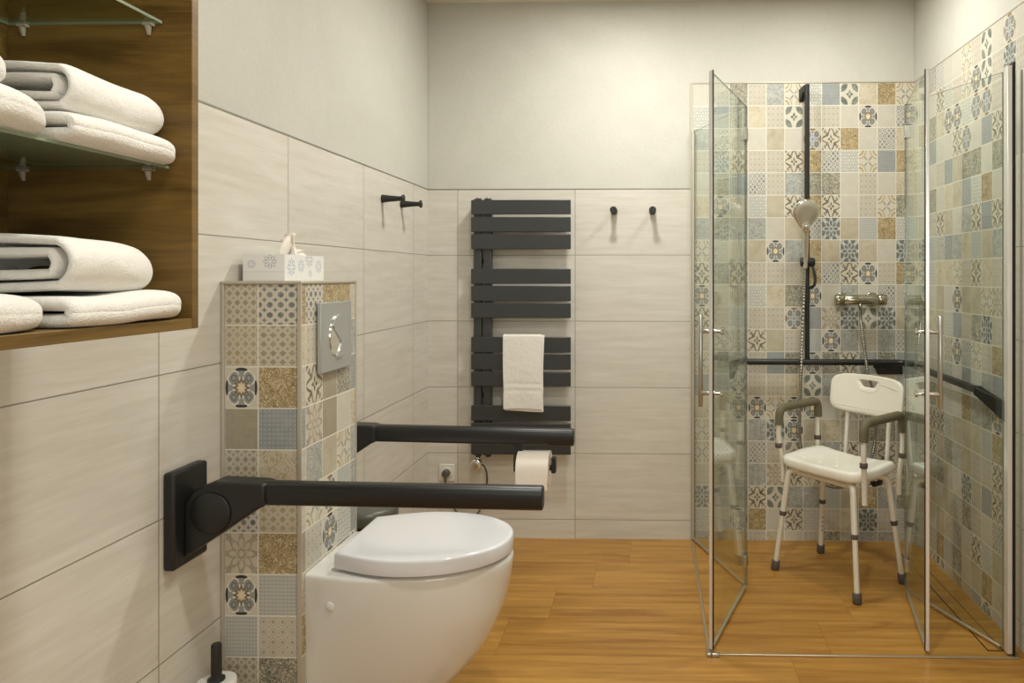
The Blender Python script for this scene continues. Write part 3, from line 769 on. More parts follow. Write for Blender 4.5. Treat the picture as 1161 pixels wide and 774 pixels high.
# cable and plug
cb = thing('power_cable', 'grey spiral cable from the towel radiator to the wall socket', 'cable', (-0.95, 3.70, 0.1))
pth = smoothpath([(-0.868, 3.672, 0.396), (-0.848, 3.680, 0.375), (-0.838, 3.69, 0.330), (-0.842, 3.69, 0.270), (-0.868, 3.69, 0.170), (-0.905, 3.69, 0.118), (-0.955, 3.69, 0.110), (-1.00, 3.69, 0.150), (-1.035, 3.695, 0.210), (-1.050, 3.69, 0.270), (-1.051, 3.685, 0.310)], 26)
rads = [0.0045 + (0.0016 * (1 if k % 2 else -1) if 60 < k < 240 else 0) for k in range(len(pth))]
bm = NB(); tube(bm, pth, rads, 10); reparent(obj('lead', bm, M['cable'], smooth=60), cb)
bm = NB(); rcyl(bm, (-1.051, 3.712, 0.337), (-1.051, 3.683, 0.337), 0.020, 0.004, 28); tube(bm, [(-1.051, 3.69, 0.335), (-1.051, 3.685, 0.300)], [0.011, 0.006], 16)
reparent(obj('plug', bm, M['cable'], smooth=40), cb)
so = thing('wall_socket', 'white square wall socket low on the back wall', 'socket', (-1.052, YB, 0.335))
bm = NB(); box(bm, -1.092, -1.012, 3.7155, YB - 0.0005, 0.291, 0.379); reparent(obj('cover_frame', bm, M['socket'], bevel=0.004, bseg=3), so)
bm = NB(); rcyl(bm, (-1.052, 3.7154, 0.335), (-1.052, 3.712, 0.335), 0.031, 0.001, 36); reparent(obj('socket_insert', bm, M['socket'], smooth=40), so)

# towel hanging on the radiator
tw = thing('hanging_towel', 'small white towel draped over the third group of radiator bars', 'towel', (-0.645, 3.646, 1.04))
def drape(x0, x1, zf, zb, off, th, seed):
    """folded sheet over the bar: profile in y/z, swept along x"""
    yf = 3.6385 - off; ybk = 3.6545 + off
    prof = []
    nz = 34
    for k in range(nz): prof.append((yf, zf + (1.036 - zf) * k / nz))
    for k in range(9):
        a = PI * k / 8; r = (ybk - yf) / 2
        prof.append(((yf + ybk) / 2 - r * math.cos(a), 1.040 + off * 0.6 + 0.006 * math.sin(a)))
    for k in range(1, 14): prof.append((ybk, 1.036 - (1.036 - zb) * k / 13))
    nx = 22; G = []
    for i in range(nx + 1):
        u = i / nx; row = []
        for y, z in prof:
            x = x0 + (x1 - x0) * u
            droop = (1.04 - z)
            yy = y
            if y < 3.646:
                yy -= 0.0035 * (0.5 + 0.5 * math.sin(u * 5 + seed + z * 4)) * min(1, droop * 6) + 0.002
                for zb_ in (0.800, 0.768):
                    if abs(z - zb_) < 0.006: yy += 0.0025
            x += (0.004 * math.sin(z * 11 + seed) - 0.003 * (z < 0.76)) * (1 if u > 0.5 else 0.6)
            edge = math.sin(PI * min(1, min(u, 1 - u) * 9 / 2)) if min(u, 1 - u) < 1 / 9 else 1
            row.append(Vector((x, yy, z + 0.004 * math.sin(u * 3 + seed) * (droop > 0.2))))
        G.append(row)
    return G
bm = NB()
for (x0, x1, zf, zb, off, seed) in ((-0.743, -0.549, 0.676, 0.75, 0.0095, 0.4), (-0.738, -0.538, 0.668, 0.80, 0.0030, 1.7)):
    G = drape(x0, x1, zf, zb, off, 0.004, seed)
    vv = [[bm.verts.new(p) for p in r] for r in G]
    for i in range(len(vv) - 1):
        for j in range(len(vv[0]) - 1): bm.faces.new((vv[i][j], vv[i + 1][j], vv[i + 1][j + 1], vv[i][j + 1]))
o = reparent(obj('cloth', bm, M['terry'], smooth=80), tw); md = o.modifiers.new('t', 'SOLIDIFY'); md.thickness = 0.0045; md.offset = 0
md = o.modifiers.new('s', 'SUBSURF'); md.levels = 1; md.render_levels = 1

# ------------------------------------------------------------------ cabinet with glass shelves
CF, CY1, CY0 = -0.809, 1.262, 0.35
ca = thing('wall_cabinet', 'open oak wall cabinet with glass shelves full of towels', 'cabinet', (-0.98, 0.8, 1.254))
bm = NB(); box(bm, XL + 0.0095, CF, CY1, CY1 + 0.018, 1.254, 2.10); reparent(obj('side_panel', bm, M['cabwood'], bevel=0.001), ca)
bm = NB(); box(bm, XL + 0.0095, CF, CY0 - 0.018, CY0, 1.254, 2.10); reparent(obj('side_panel', bm, M['cabwood'], bevel=0.001), ca)
bm = NB(); box(bm, XL + 0.0095, CF, CY0, CY1, 1.254, 1.2725); reparent(obj('bottom_panel', bm, M['cabwood_y'], bevel=0.001), ca)
bm = NB(); box(bm, XL + 0.0095, CF, CY0, CY1, 2.082, 2.10); reparent(obj('top_panel', bm, M['cabwood_y'], bevel=0.001), ca)
bm = NB(); box(bm, XL + 0.001, XL + 0.009, CY0 - 0.018, CY1 + 0.018, 1.254, 2.10); reparent(obj('back_panel', bm, M['cabwood_y']), ca)
for zt, xf in ((1.5405, -0.850), (1.796, -0.862)):
    bm = NB(); x0 = XL + 0.012; box(bm, x0, xf, CY0 + 0.001, CY1 - 0.001, zt - 0.0050, zt)
    for f in bm.faces: f.material_index = 1 if abs(f.normal.z) < 0.5 and f.calc_area() >= 0 else 0
    bm.normal_update()
    for f in bm.faces: f.material_index = 0 if abs(f.normal.z) > 0.5 else 1
    reparent(obj('glass_shelf', bm, [M['shelf_glass'], M['shelf_glass_edge']]), ca)
    for xx in (-0.884, -1.110):
        bm = NB(); z_ = zt - 0.0053
        box(bm, xx - 0.008, xx + 0.008, CY1 - 0.010, CY1 - 0.0002, z_ - 0.004, z_); cyl(bm, (xx, CY1 - 0.006, z_ - 0.004), (xx, CY1 - 0.003, z_ - 0.020), 0.006, 12, 0.003)
        reparent(obj('shelf_support', bm, M['acrylic'], smooth=40), ca)
bm = NB(); tube(bm, smoothpath([(-1.06, CY1 - 0.001, 1.800), (-1.045, CY1 - 0.02, 1.806), (-1.03, CY1 - 0.02, 1.803), (-1.005, CY1 - 0.014, 1.80)], 5), 0.004, 8)
bm.free()

def folded_towel(name, label, y0, y1, path, t, grp, amp=0.003, seed=0, far=0.0, fd=0.5):
    """thick sheet following a folded path in x/z, swept along y with soft ends"""
    P = smoothpath([(x, 0, z) for x, z in path], 5); P = [Vector((p.x, p.z)) for p in P]
    n = len(P); L = []; R = []
    for i in range(n):
        d = (P[min(i + 1, n - 1)] - P[max(i - 1, 0)]).normalized(); nrm = Vector((-d.y, d.x))
        L.append(nrm); 
    def outline(k):
        a = [P[i] + L[i] * t / 2 * k for i in range(n)]; b = [P[i] - L[i] * t / 2 * k for i in range(n)]
        d0 = (P[0] - P[1]).normalized() * t / 2 * k; d1 = (P[-1] - P[-2]).normalized() * t / 2 * k
        return [P[0] + d0 * 0.9] + a + [P[-1] + d1 * 0.9] + b[::-1]
    root = thing(name, label, 'towel', ((path[0][0] + path[-1][0]) / 2, (y0 + y1) / 2, min(z for x, z in path) - t / 2), 0, grp)
    bm = NB(); ny = 20; rings = []; zb_ = min(z for x, z in path) - t / 2; xb_ = path[0][0]
    for j in range(ny + 1):
        v = j / ny; y = y0 + (y1 - y0) * v
        e = min(v, 1 - v) * ny / 2.2
        k = 1.0 if e >= 1 else 0.62 + 0.36 * math.sqrt(max(0, 1 - (1 - e) ** 2))
        g = max(0, (v - (1 - far)) / far) if far > 0 else 0
        zs_ = 1 - fd * (1 - math.sqrt(max(0, 1 - g * g))); xs_ = 1 - 0.16 * (1 - math.sqrt(max(0, 1 - g * g)))
        rings.append([(xb_ + (q.x - xb_) * xs_, y, zb_ + (q.y - zb_) * zs_) for q in outline(k)])
    Rv = [[bm.verts.new(p) for p in r] for r in rings]; m_ = len(Rv[0])
    for i in range(len(Rv) - 1):
        for k in range(m_): bm.faces.new((Rv[i][k], Rv[i][(k + 1) % m_], Rv[i + 1][(k + 1) % m_], Rv[i + 1][k]))
    for rg in (Rv[0], Rv[-1]):                      # end faces follow the folded layers
        bm.faces.new((rg[0], rg[1], rg[m_ - 1])); bm.faces.new((rg[n], rg[n + 1], rg[n + 2]))
        for k in range(1, n): bm.faces.new((rg[k], rg[k + 1], rg[m_ - 1 - k], rg[m_ - k]))
    for v in bm.verts:
        p = v.co * 14 + Vector((seed * 3.1, seed, 0)); nz = Vector((noise.noise(p), noise.noise(p + Vector((9, 2, 1))), noise.noise(p + Vector((3, 7, 5)))))
        v.co += nz * amp + Vector((0, 0, 0.006 * noise.noise(Vector((v.co.y * 6 + seed, v.co.x * 3, seed)))))
    zlo = min(v.co.z for v in bm.verts); zt = min(z for x, z in path) - t / 2
    for v in bm.verts: v.co.z = max(v.co.z, zt)
    reparent(obj('cloth', bm, M['terry'], smooth=80, sub=1), root)
    return root
G_ = 'white towels folded on the cabinet shelves'
def U(xf, xb, z0, t, layers=2):
    """zigzag fold, rounded at the front"""
    r = t * 0.53; pts = [(xb, z0 + t / 2)]; z = z0 + t / 2; s = 1
    for k in range(layers):
        if s > 0:
            pts += [((xb + xf) / 2, z), (xf - r - t / 2, z)]
            if k < layers - 1: pts += [(xf - t / 2, z + r)]
        else:
            pts += [(xf - r - t / 2, z), ((xb + xf) / 2, z), (xb + r + t / 2, z)]
            if k < layers - 1: pts += [(xb + t / 2, z + r)]
        z += 2 * r; s = -s
    return pts
def spiral(xf, xb, z0, h, t):
    """towel folded in thirds: the outer layer wraps right round the inner, rolled ones"""
    zt = z0 + h - t / 2; zb = z0 + t / 2; zm = (zt + zb) / 2; R1 = (zt - zb) / 2; fx = xf - t / 2 - R1; pts = [(xb, zb), ((fx + xb) / 2, zb)]
    for k in range(7):
        a = -PI / 2 + PI * k / 6; pts.append((fx + R1 * math.cos(a), zm + R1 * math.sin(a)))
    pts += [((fx + xb) / 2, zt + 0.004), (xb + 0.03, zt - 0.003), (xb + 0.002, zm + 0.008)]
    R2 = R1 - t * 1.12
    pts += [(xb + 0.03, zm - R2 + 0.002), ((fx + xb) / 2, zm - R2 + 0.001)]
    if R2 > 0.004:
        for k in range(5):
            a = -PI / 2 + PI * k / 4; pts.append((fx - 0.008 + R2 * math.cos(a), zm + R2 * math.sin(a)))
    pts += [((fx + xb) / 2 + 0.01, zm + R2)]
    return pts
zb0 = 1.2728
folded_towel('folded_towel', 'flat folded white towel on the cabinet floor against the end panel, lowest of its pile', 0.992, 1.2605, U(-0.801, -1.085, zb0, 0.0225), 0.0225, G_, seed=1, far=0.25, fd=0.35)
folded_towel('folded_towel', 'plump rolled white towel lying on the flat one, lower shelf level by the end panel', 1.010, 1.222, spiral(-0.818, -1.08, zb0 + 0.0490, 0.080, 0.0150), 0.0150, G_, seed=2, amp=0.004, far=0.55, fd=0.45)
folded_towel('folded_towel', 'white towel on the cabinet floor cut by the left edge of the photo', 0.66, 0.986, U(-0.806, -1.08, zb0, 0.0265), 0.0265, G_, seed=3, far=0.3, fd=0.4)
zb1 = 1.5408
folded_towel('folded_towel', 'flat folded white towel on the middle glass shelf beside the end panel', 1.006, 1.2600, U(-0.812, -1.085, zb1, 0.0205), 0.0205, G_, seed=4, far=0.25, fd=0.35)
folded_towel('folded_towel', 'plump rolled white towel on top of the flat one on the middle glass shelf', 1.020, 1.257, spiral(-0.826, -1.09, zb1 + 0.0455, 0.066, 0.0125), 0.0125, G_, seed=5, amp=0.004, far=0.35, fd=0.45)
folded_towel('folded_towel', 'white towel on the middle glass shelf cut by the left photo edge, lower of two', 0.66, 1.000, U(-0.812, -1.08, zb1, 0.0265), 0.0265, G_, seed=6, far=0.35, fd=0.5)
folded_towel('folded_towel', 'white towel on the middle glass shelf cut by the left photo edge, upper of two', 0.66, 0.955, U(-0.832, -1.08, zb1 + 0.0575, 0.0245), 0.0245, G_, seed=7, far=0.35, fd=0.5)

# ------------------------------------------------------------------ toilet brush and bin
tbz = thing('toilet_brush', 'toilet brush with black handle in a white holder by the left wall', 'toilet brush', (-1.080, 1.78, 0))
bm = NB(); lathe(bm, [(0.040, 0.0005), (0.043, 0.006), (0.044, 0.10), (0.046, 0.325), (0.0465, 0.338), (0.044, 0.343), (0.036, 0.344), (0.030, 0.344), (0.020, 0.344)], -1.080, 1.78, 48)
reparent(obj('holder', bm, M['ceramic'], smooth=50), tbz)
bm = NB(); lathe(bm, [(0.020, 0.3445), (0.020, 0.349), (0.0125, 0.353), (0.0122, 0.430), (0.0105, 0.434)], -1.080, 1.78, 28)
reparent(obj('handle', bm, M['black'], smooth=40), tbz)
bn = thing('waste_bin', 'round waste bin with grey lid behind the toilet', 'bin', (-1.040, 2.64, 0))
bm = NB(); lathe(bm, [(0.088, 0.0005), (0.092, 0.008), (0.103, 0.43)], -1.040, 2.64, 48); reparent(obj('bucket', bm, M['steel'], smooth=40), bn)
bm = NB(); lathe(bm, [(0.106, 0.4305), (0.108, 0.436), (0.108, 0.452), (0.104, 0.455)], -1.040, 2.64, 48); reparent(obj('rim', bm, M['gap'], smooth=40), bn)
bm = NB(); lathe(bm, [(0.104, 0.4555), (0.108, 0.460), (0.109, 0.488), (0.106, 0.500), (0.094, 0.509), (0.05, 0.512), (0.01, 0.513)], -1.040, 2.64, 48); reparent(obj('lid', bm, M['darkgreen_plastic'], smooth=50), bn)

# ------------------------------------------------------------------ shower doors (two bi-fold pairs, folded inwards)
ZG = 2.078
def zv(p, z): return Vector((p[0], p[1], z))
def leafparts(root, A, B, z0=0.018, z1=ZG, th=0.006):
    a = zv(A, 0); b = zv(B, 0); d = (b - a); L = d.length; d.normalize(); n = Vector((-d.y, d.x, 0)); c = (a + b) / 2
    bm = NB(); obox(bm, c + Vector((0, 0, (z0 + z1) / 2)), d * (L / 2 - 0.004), n * th / 2, Vector((0, 0, (z1 - z0) / 2)))
    bm.normal_update()
    for f in bm.faces: f.material_index = 0 if abs(f.normal.dot(n)) > 0.5 else 1
    reparent(obj('glass_panel', bm, [M['glass'], M['glass_edge']]), root)
    bm = NB(); obox(bm, c + Vector((0, 0, 0.0125)), d * (L / 2 - 0.016), n * 0.005, Vector((0, 0, 0.0052)))
    reparent(obj('bottom_seal', bm, M['strip'], bevel=0.002), root)
    return d, n
def vpost(bm, p, w, z0, z1, d, n, t=None):
    obox(bm, zv(p, (z0 + z1) / 2), d * w, n * (t or w), Vector((0, 0, (z1 - z0) / 2)))
def door(label, wall, mid, near, side, hz):
    root = thing('shower_door', label, 'shower door', (wall[0], wall[1], 0))
    d1, n1 = leafparts(root, wall, mid); d2, n2 = leafparts(root, near, mid)
    # free edge profile
    bm = NB(); vpost(bm, near, 0.0065, 0.0155, ZG + 0.002, d2, n2, 0.0068); reparent(obj('edge_profile', bm, M['frame_white'], bevel=0.002), root)
    bm = NB(); vpost(bm, (near[0] - n2.x * side * 0.0080, near[1] - n2.y * side * 0.0080), 0.006, 0.0155, ZG + 0.004, d2, n2, 0.0010)
    reparent(obj('magnet_seal', bm, M['gap']), root)
    bm = NB(); vpost(bm, mid, 0.005, 0.016, ZG - 0.002, d2, n2, 0.006); reparent(obj('centre_seal', bm, M['seal']), root)
    for z in hz:
        bm = NB(); c = zv(mid, z)
        obox(bm, c - d2 * 0.016, d2 * 0.017, n2 * 0.009, Vector((0, 0, 0.026))); obox(bm, c - d1 * 0.016, d1 * 0.017, n1 * 0.009, Vector((0, 0, 0.026)))
        cyl(bm, c - Vector((0, 0, 0.026)), c + Vector((0, 0, 0.026)), 0.008, 12)
        reparent(obj('hinge', bm, M['steel'], bevel=0.001), root)
    # handle
    hp = Vector((near[0], near[1], 0)) + d2 * 0.032
    bm = NB(); o_ = n2 * side
    rcyl(bm, hp + o_ * 0.048 + Vector((0, 0, 0.872)), hp + o_ * 0.048 + Vector((0, 0, 1.205)), 0.0085, 0.002, 20)
    for z in (0.922, 1.146): rcyl(bm, hp + o_ * 0.0035 + Vector((0, 0, z)), hp + o_ * 0.048 + Vector((0, 0, z)), 0.0078, 0.001, 18)
    h = reparent(tag(obj('handle', bm, M['steel'], smooth=40), 'vertical tubular steel handle'), root)
    for z in (0.922, 1.146):
        bm = NB(); P = [(0.0035, 0.011), (0.006, 0.011), (0.008, 0.006), (0.026, 0.006), (0.029, 0.012), (0.036, 0.013), (0.038, 0.010)]
        tube(bm, [hp - o_ * p + Vector((0, 0, z)) for p, r in P], [r for p, r in P], 20)
        k = obj('knob', bm, M['chrome'], smooth=40); k.parent = h
    return root
LW, LM, LN = (0.213, 3.705), (0.408, 3.150), (0.213, 2.607)
RW, RM, RN = (1.262, 2.640), (1.082, 3.125), (0.980, 2.612)
door('glass bifold shower door hinged on the back wall, at the left of the shower', LW, LM, LN, 1, (1.955, 0.125))
door('glass bifold shower door hinged on the right wall, at the right of the shower', RW, RM, RN, -1, (1.955, 0.125))
# wall profiles and thresholds
wp = thing('wall_profile', 'slim metal upright fixing the left shower door to the back wall', 'door frame', (0.205, 3.71, 0))
bm = NB(); box(bm, 0.206, 0.218, 3.700, YB - 0.0005, 0.010, 2.085); reparent(obj('upright', bm, M['trimbeige'], bevel=0.002), wp)
bm = NB(); box(bm, 0.2182, 0.2212, 3.702, 3.714, 0.012, 2.08); reparent(obj('gasket', bm, M['gap']), wp)
wp = thing('wall_profile', 'slim metal upright with black gasket fixing the right shower door', 'door frame', (1.285, 2.62, 0))
bm = NB(); box(bm, 1.259, 1.276, 2.605, 2.632, 0.010, 2.092)
reparent(obj('upright', bm, M['frame_white'], bevel=0.0015), wp)
bm = NB(); box(bm, 1.2765, 1.2835, 2.600, 2.650, 0.006, 2.102); reparent(obj('gasket', bm, M['gap']), wp)
ts = thing('shower_threshold', 'low metal strip on the floor along the shower entrance', 'threshold', (0.7, 2.60, 0))
bm = NB(); box(bm, 0.200, 0.212, 2.62, 3.69, 0.0003, 0.006); reparent(obj('side_strip', bm, M['strip'], bevel=0.0015), ts)
bm = NB(); box(bm, 0.24, 1.29, 2.588, 2.600, 0.0003, 0.006); reparent(obj('front_strip', bm, M['strip'], bevel=0.0015), ts)
bm = NB(); box(bm, 0.196, 0.212, 2.575, 2.62, 0.0003, 0.014); box(bm, 0.212, 0.240, 2.575, 2.590, 0.0003, 0.014); reparent(obj('corner_piece', bm, M['steel'], bevel=0.003), ts)
dr = thing('linear_drain', 'long narrow floor drain with black slots beside the mosaic wall', 'drain', (1.235, 3.10, 0))
bm = NB(); x0, x1, y0, y1, w_ = 1.207, 1.266, 2.645, 3.56, 0.0042
box(bm, x0, x0 + w_, y0, y1, 0.0002, 0.0012); box(bm, x1 - w_, x1, y0, y1, 0.0002, 0.0012); box(bm, x0 + w_, x1 - w_, y0, y0 + w_, 0.0002, 0.0012); box(bm, x0 + w_, x1 - w_, y1 - w_, y1, 0.0002, 0.0012)
reparent(obj('slot', bm, M['gap']), dr)
bm = NB(); box(bm, x0 + w_ + 0.0002, x1 - w_ - 0.0002, y0 + w_ + 0.0002, y1 - w_ - 0.0002, 0.0002, 0.002); reparent(obj('insert', bm, M['floor']), dr)

# ------------------------------------------------------------------ shower rail
gr = thing('shower_grab_rail', 'long black shower grab rail running round the mosaic corner', 'grab rail', (0.78, 3.66, 0.917))
bm = NB(); P = fillet([(0.435, 3.660, 0.917), (1.268, 3.660, 0.915), (1.268, 2.860, 0.903)], 0.06, 8)
tube(bm, P, 0.0155, 20); reparent(obj('handrail', bm, M['black_bar'], smooth=50), gr)
def bracket(bm, A, B, wa, wb2):
    """tapering block from rail end A to wall B; wa/wb2 = (half side vector, half height)"""
    A = Vector(A); B = Vector(B)
    def rg(c, s, h): return [c - s - Vector((0, 0, h)), c + s - Vector((0, 0, h)), c + s + Vector((0, 0, h)), c - s + Vector((0, 0, h))]
    loft(bm, [rg(A, Vector(wa[0]), wa[1]), rg(A.lerp(B, 0.12), Vector(wa[0]), wa[1]), rg(B, Vector(wb2[0]), wb2[1])])
bm = NB(); bracket(bm, (1.268, 2.868, 0.903), (1.330, 2.775, 0.835), ((0.016, 0, 0), 0.0175), ((0.002, 0.006, 0), 0.040)); bmesh.ops.translate(bm, verts=bm.verts[:], vec=(0, 0, 0))
reparent(obj('bracket', bm, M['black'], bevel=0.003), gr)
bm = NB(); bracket(bm, (0.438, 3.660, 0.917), (0.408, 3.7235, 0.865), ((0, 0.016, 0), 0.0175), ((0.012, 0.0, 0), 0.045))
reparent(obj('bracket', bm, M['black'], bevel=0.003), gr)
bm = NB(); bracket(bm, (1.135, 3.668, 0.905), (1.21, 3.7225, 0.872), ((0.03, 0.006, 0), 0.016), ((0.065, 0.0, 0), 0.026))
reparent(obj('bracket', bm, M['black'], bevel=0.003), gr)
bm = NB(); tube(bm, [(0.780, 3.668, 0.930), (0.780, 3.668, 2.306)], 0.0120, 20); reparent(obj('riser_rail', bm, M['black_bar'], smooth=50), gr)
bm = NB(); bracket(bm, (0.772, 3.672, 2.285), (0.762, 3.7225, 2.262), ((0.013, 0, 0), 0.018), ((0.013, 0, 0), 0.032)); reparent(obj('bracket', bm, M['black'], bevel=0.003), gr)
# slider on the riser
bm = NB(); rcyl(bm, (0.742, 3.646, 1.415), (0.812, 3.646, 1.415), 0.023, 0.005, 24); rcyl(bm, (0.780, 3.668, 1.396), (0.780, 3.668, 1.434), 0.022, 0.003, 24)
tube(bm, smoothpath([(0.796, 3.640, 1.405), (0.806, 3.632, 1.370), (0.811, 3.628, 1.330), (0.806, 3.630, 1.300), (0.793, 3.640, 1.288), (0.784, 3.650, 1.292)], 5), [0.007] * 26, 10)
sl = reparent(tag(obj('slider', bm, M['black'], smooth=45), 'black slider with loop lever'), gr)

# hand shower + hose
hs = thing('hand_shower', 'chrome hand shower hanging on the black riser rail', 'hand shower', (0.768, 3.62, 1.42))
bm = NB()
tube(bm, smoothpath([(0.762, 3.630, 1.385), (0.764, 3.624, 1.44), (0.763, 3.612, 1.50), (0.760, 3.600, 1.56), (0.757, 3.590, 1.60)], 5), [0.0115] * 6 + [0.0118] * 5 + [0.013] * 5 + [0.016, 0.02, 0.022, 0.022, 0.02], 20, True)
reparent(obj('handle', bm, M['chrome'], smooth=60), hs)
bm = NB(); hc = Vector((0.755, 3.582, 1.660)); ax = Vector((0.06, -0.93, -0.36)).normalized(); sx_ = Vector((1, 0, 0)); sx_ = (sx_ - ax * sx_.dot(ax)).normalized(); up_ = ax.cross(sx_)
if up_.z < 0: up_ = -up_
def tear(r, o_, dn=1.0):
    out = []
    for k in range(40):
        a = 2 * PI * k / 40; x = math.sin(a) * r; y = math.cos(a) * r
        if y < 0: y *= 1.0 + 0.60 * dn * (-math.cos(a)) ** 2; x *= 1 - 0.50 * (-math.cos(a)) ** 3
        out.append(hc + sx_ * x + up_ * y + ax * o_)
    return out
loft(bm, [tear(0.012, -0.026), tear(0.040, -0.021), tear(0.058, -0.010), tear(0.065, 0.001), tear(0.064, 0.007), tear(0.060, 0.011)])
reparent(obj('head', bm, M['chrome'], smooth=60), hs)
bm = NB(); loft(bm, [tear(0.057, 0.0112), tear(0.054, 0.0132), tear(0.03, 0.014), tear(0.01, 0.014)]); reparent(tag(obj('spray_face', bm, M['facegrey'], smooth=60), 'satin grey spray plate'), hs)
bm = NB(); hp_ = smoothpath([(0.760, 3.630, 1.384), (0.757, 3.634, 1.25), (0.750, 3.636, 1.05), (0.742, 3.630, 0.88), (0.738, 3.640, 0.72), (0.738, 3.645, 0.56), (0.752, 3.645, 0.44), (0.800, 3.645, 0.355), (0.870, 3.645, 0.307), (0.940, 3.645, 0.296), (1.010, 3.640, 0.325), (1.080, 3.640, 0.42), (1.112, 3.640, 0.56), (1.105, 3.637, 0.74), (1.068, 3.628, 0.88), (1.052, 3.632, 1.01), (1.040, 3.642, 1.12), (1.037, 3.645, 1.186)], 22)
tube(bm, hp_, [0.0086 if k % 2 else 0.0058 for k in range(len(hp_))], 10); reparent(tag(obj('hose', bm, M['hose'], smooth=20), 'ribbed metal hose'), hs)

# thermostatic mixer
mx = thing('shower_mixer', 'horizontal chrome thermostatic mixer on the shower wall', 'mixer tap', (1.04, 3.65, 1.228))
bm = NB(); rcyl(bm, (0.955, 3.645, 1.228), (1.122, 3.645, 1.228), 0.0245, 0.001, 36); rcyl(bm, (1.037, 3.645, 1.186), (1.037, 3.645, 1.206), 0.010, 0.001, 18)
reparent(obj('body', bm, M['nickel'], smooth=40), mx)
bm = NB(); rcyl(bm, (0.914, 3.645, 1.228), (0.954, 3.645, 1.228), 0.0275, 0.003, 36); box(bm, 0.918, 0.93, 3.635, 3.655, 1.250, 1.258); reparent(obj('flow_handle', bm, M['nickel'], smooth=40), mx)
bm = NB(); rcyl(bm, (1.123, 3.645, 1.228), (1.164, 3.645, 1.228), 0.0275, 0.003, 36); rcyl(bm, (1.142, 3.640, 1.250), (1.142, 3.640, 1.260), 0.004, 0.001, 10); reparent(obj('temperature_handle', bm, M['nickel'], smooth=40), mx)
for x in (0.963, 1.115):
    bm = NB(); rcyl(bm, (x, 3.668, 1.228), (x, 3.712, 1.228), 0.015, 0.001, 20); rcyl(bm, (x, 3.710, 1.228), (x, YB - 0.0025, 1.228), 0.036, 0.003, 36); reparent(obj('wall_rosette', bm, M['nickel'], smooth=40), mx)

# ------------------------------------------------------------------ shower chair
RZ = math.atan2(-0.78, 0.63)
ch = empty('shower_chair', (0.834, 3.288, 0.0), RZ)
tag(ch, 'white plastic shower chair with aluminium legs and padded armrests', 'chair')
def cpart(name, bm, mat, label=None, **kw):
    o = obj(name, bm, mat, ch, **kw)
    if label: o['label'] = label
    return o
# seat: dished rounded slab
def sq(u, n=4.0): return u
bm = NB(); W, Dp = 0.212, 0.158; N = 36; SZ = 0.521
def seatpt(rr, a, z, kx=1, ky=1):
    c, s = math.cos(a), math.sin(a); e = 2 / 7.0
    x = math.copysign(abs(c) ** e, c) * W * rr * kx; y = math.copysign(abs(s) ** e, s) * Dp * rr * ky
    waist = 1 - 0.10 * max(0, 1 - (x / W) ** 2) * (1 if y > 0 else 0.35)
    y *= waist
    lift = 0.016 * (abs(x) / W) ** 2.2 * (1.0 if y > 0 else 0.45)
    return (x, y, z + lift)
R = []
for rr, z in ((0.80, SZ - 0.046), (0.94, SZ - 0.046), (0.98, SZ - 0.042), (1.0, SZ - 0.032), (0.998, SZ - 0.012), (0.975, SZ - 0.003), (0.94, SZ), (0.80, SZ - 0.003), (0.6, SZ - 0.006), (0.4, SZ - 0.008), (0.2, SZ - 0.009), (0.05, SZ - 0.009)):
    R.append([seatpt(rr, 2 * PI * k / 48, z) for k in range(48)])
loft(bm, R)
st = cpart('seat', bm, M['plastic'], smooth=60)
for i in range(-3, 4):
    for j in (-1, 0, 1):
        if (i + j) % 2 == 0:
            bm = NB(); x = i * 0.046; y = j * 0.062; zz = SZ - 0.0085 + 0.010 * (abs(x) / W) ** 2.2 + 0.003 * (abs(y) / 0.1)
            cyl(bm, (x, y, zz - 0.001), (x, y, zz + 0.0018), 0.009, 14, 0.0065)
            obj('raised_dimple', bm, M['plastic'], st, smooth=40)
def leg(sx, sy, clampz, hole=False):
    foot = Vector((sx * 0.222, sy * 0.165, 0.0)); knee = Vector((sx * 0.176, sy * 0.128, 0.425)); top = Vector((sx * 0.130, sy * 0.100, 0.462))
    d = (knee - foot).normalized(); cl = foot + d * (clampz / d.z)
    bm = NB(); tube(bm, fillet([cl, knee + d * 0.035, top], 0.055, 8), 0.0135, 18)
    L = cpart('leg', bm, M['alu'], smooth=50)
    bm = NB(); tube(bm, [foot + d * 0.02, cl], 0.0115, 18)
    if hole:
        pass
    o = obj('leg_extension', bm, M['alu'], L, smooth=50)
    bm = NB(); rcyl(bm, cl - d * 0.009, cl + d * 0.011, 0.0158, 0.002, 20); obj('collar', bm, M['rubber'], L, smooth=40)
    bm = NB(); rcyl(bm, foot + d * 0.0, foot + d * 0.044, 0.0185, 0.003, 20); obj('rubber_foot', bm, M['rubber'], L, smooth=40)
    if hole:
        bm = NB()
        for k in range(4):
            c = foot + d * (0.12 + 0.022 * k) ; n = Vector((0.1, -1, 0)).normalized(); n = Matrix.Rotation(-RZ, 3, 'Z') @ n
            cyl(bm, c + n * 0.0105, c + n * 0.0122, 0.0032, 10)
        obj('adjustment_hole', bm, M['gap'], L)
leg(-1, -1, 0.262); leg(1, -1, 0.262); leg(-1, 1, 0.262, True); leg(1, 1, 0.262)
for sy in (-1, 1):
    bm = NB(); tube(bm, [(-0.135, sy * 0.098, 0.452), (0.135, sy * 0.098, 0.452)], 0.0125, 16); cpart('cross_tube', bm, M['alu'], smooth=50)
for sx in (-1, 1):
    bm = NB(); rcyl(bm, (sx * 0.118, 0.098, 0.425), (sx * 0.118, 0.150, 0.425), 0.016, 0.003, 18); cpart('screw_knob', bm, M['black'], smooth=40)
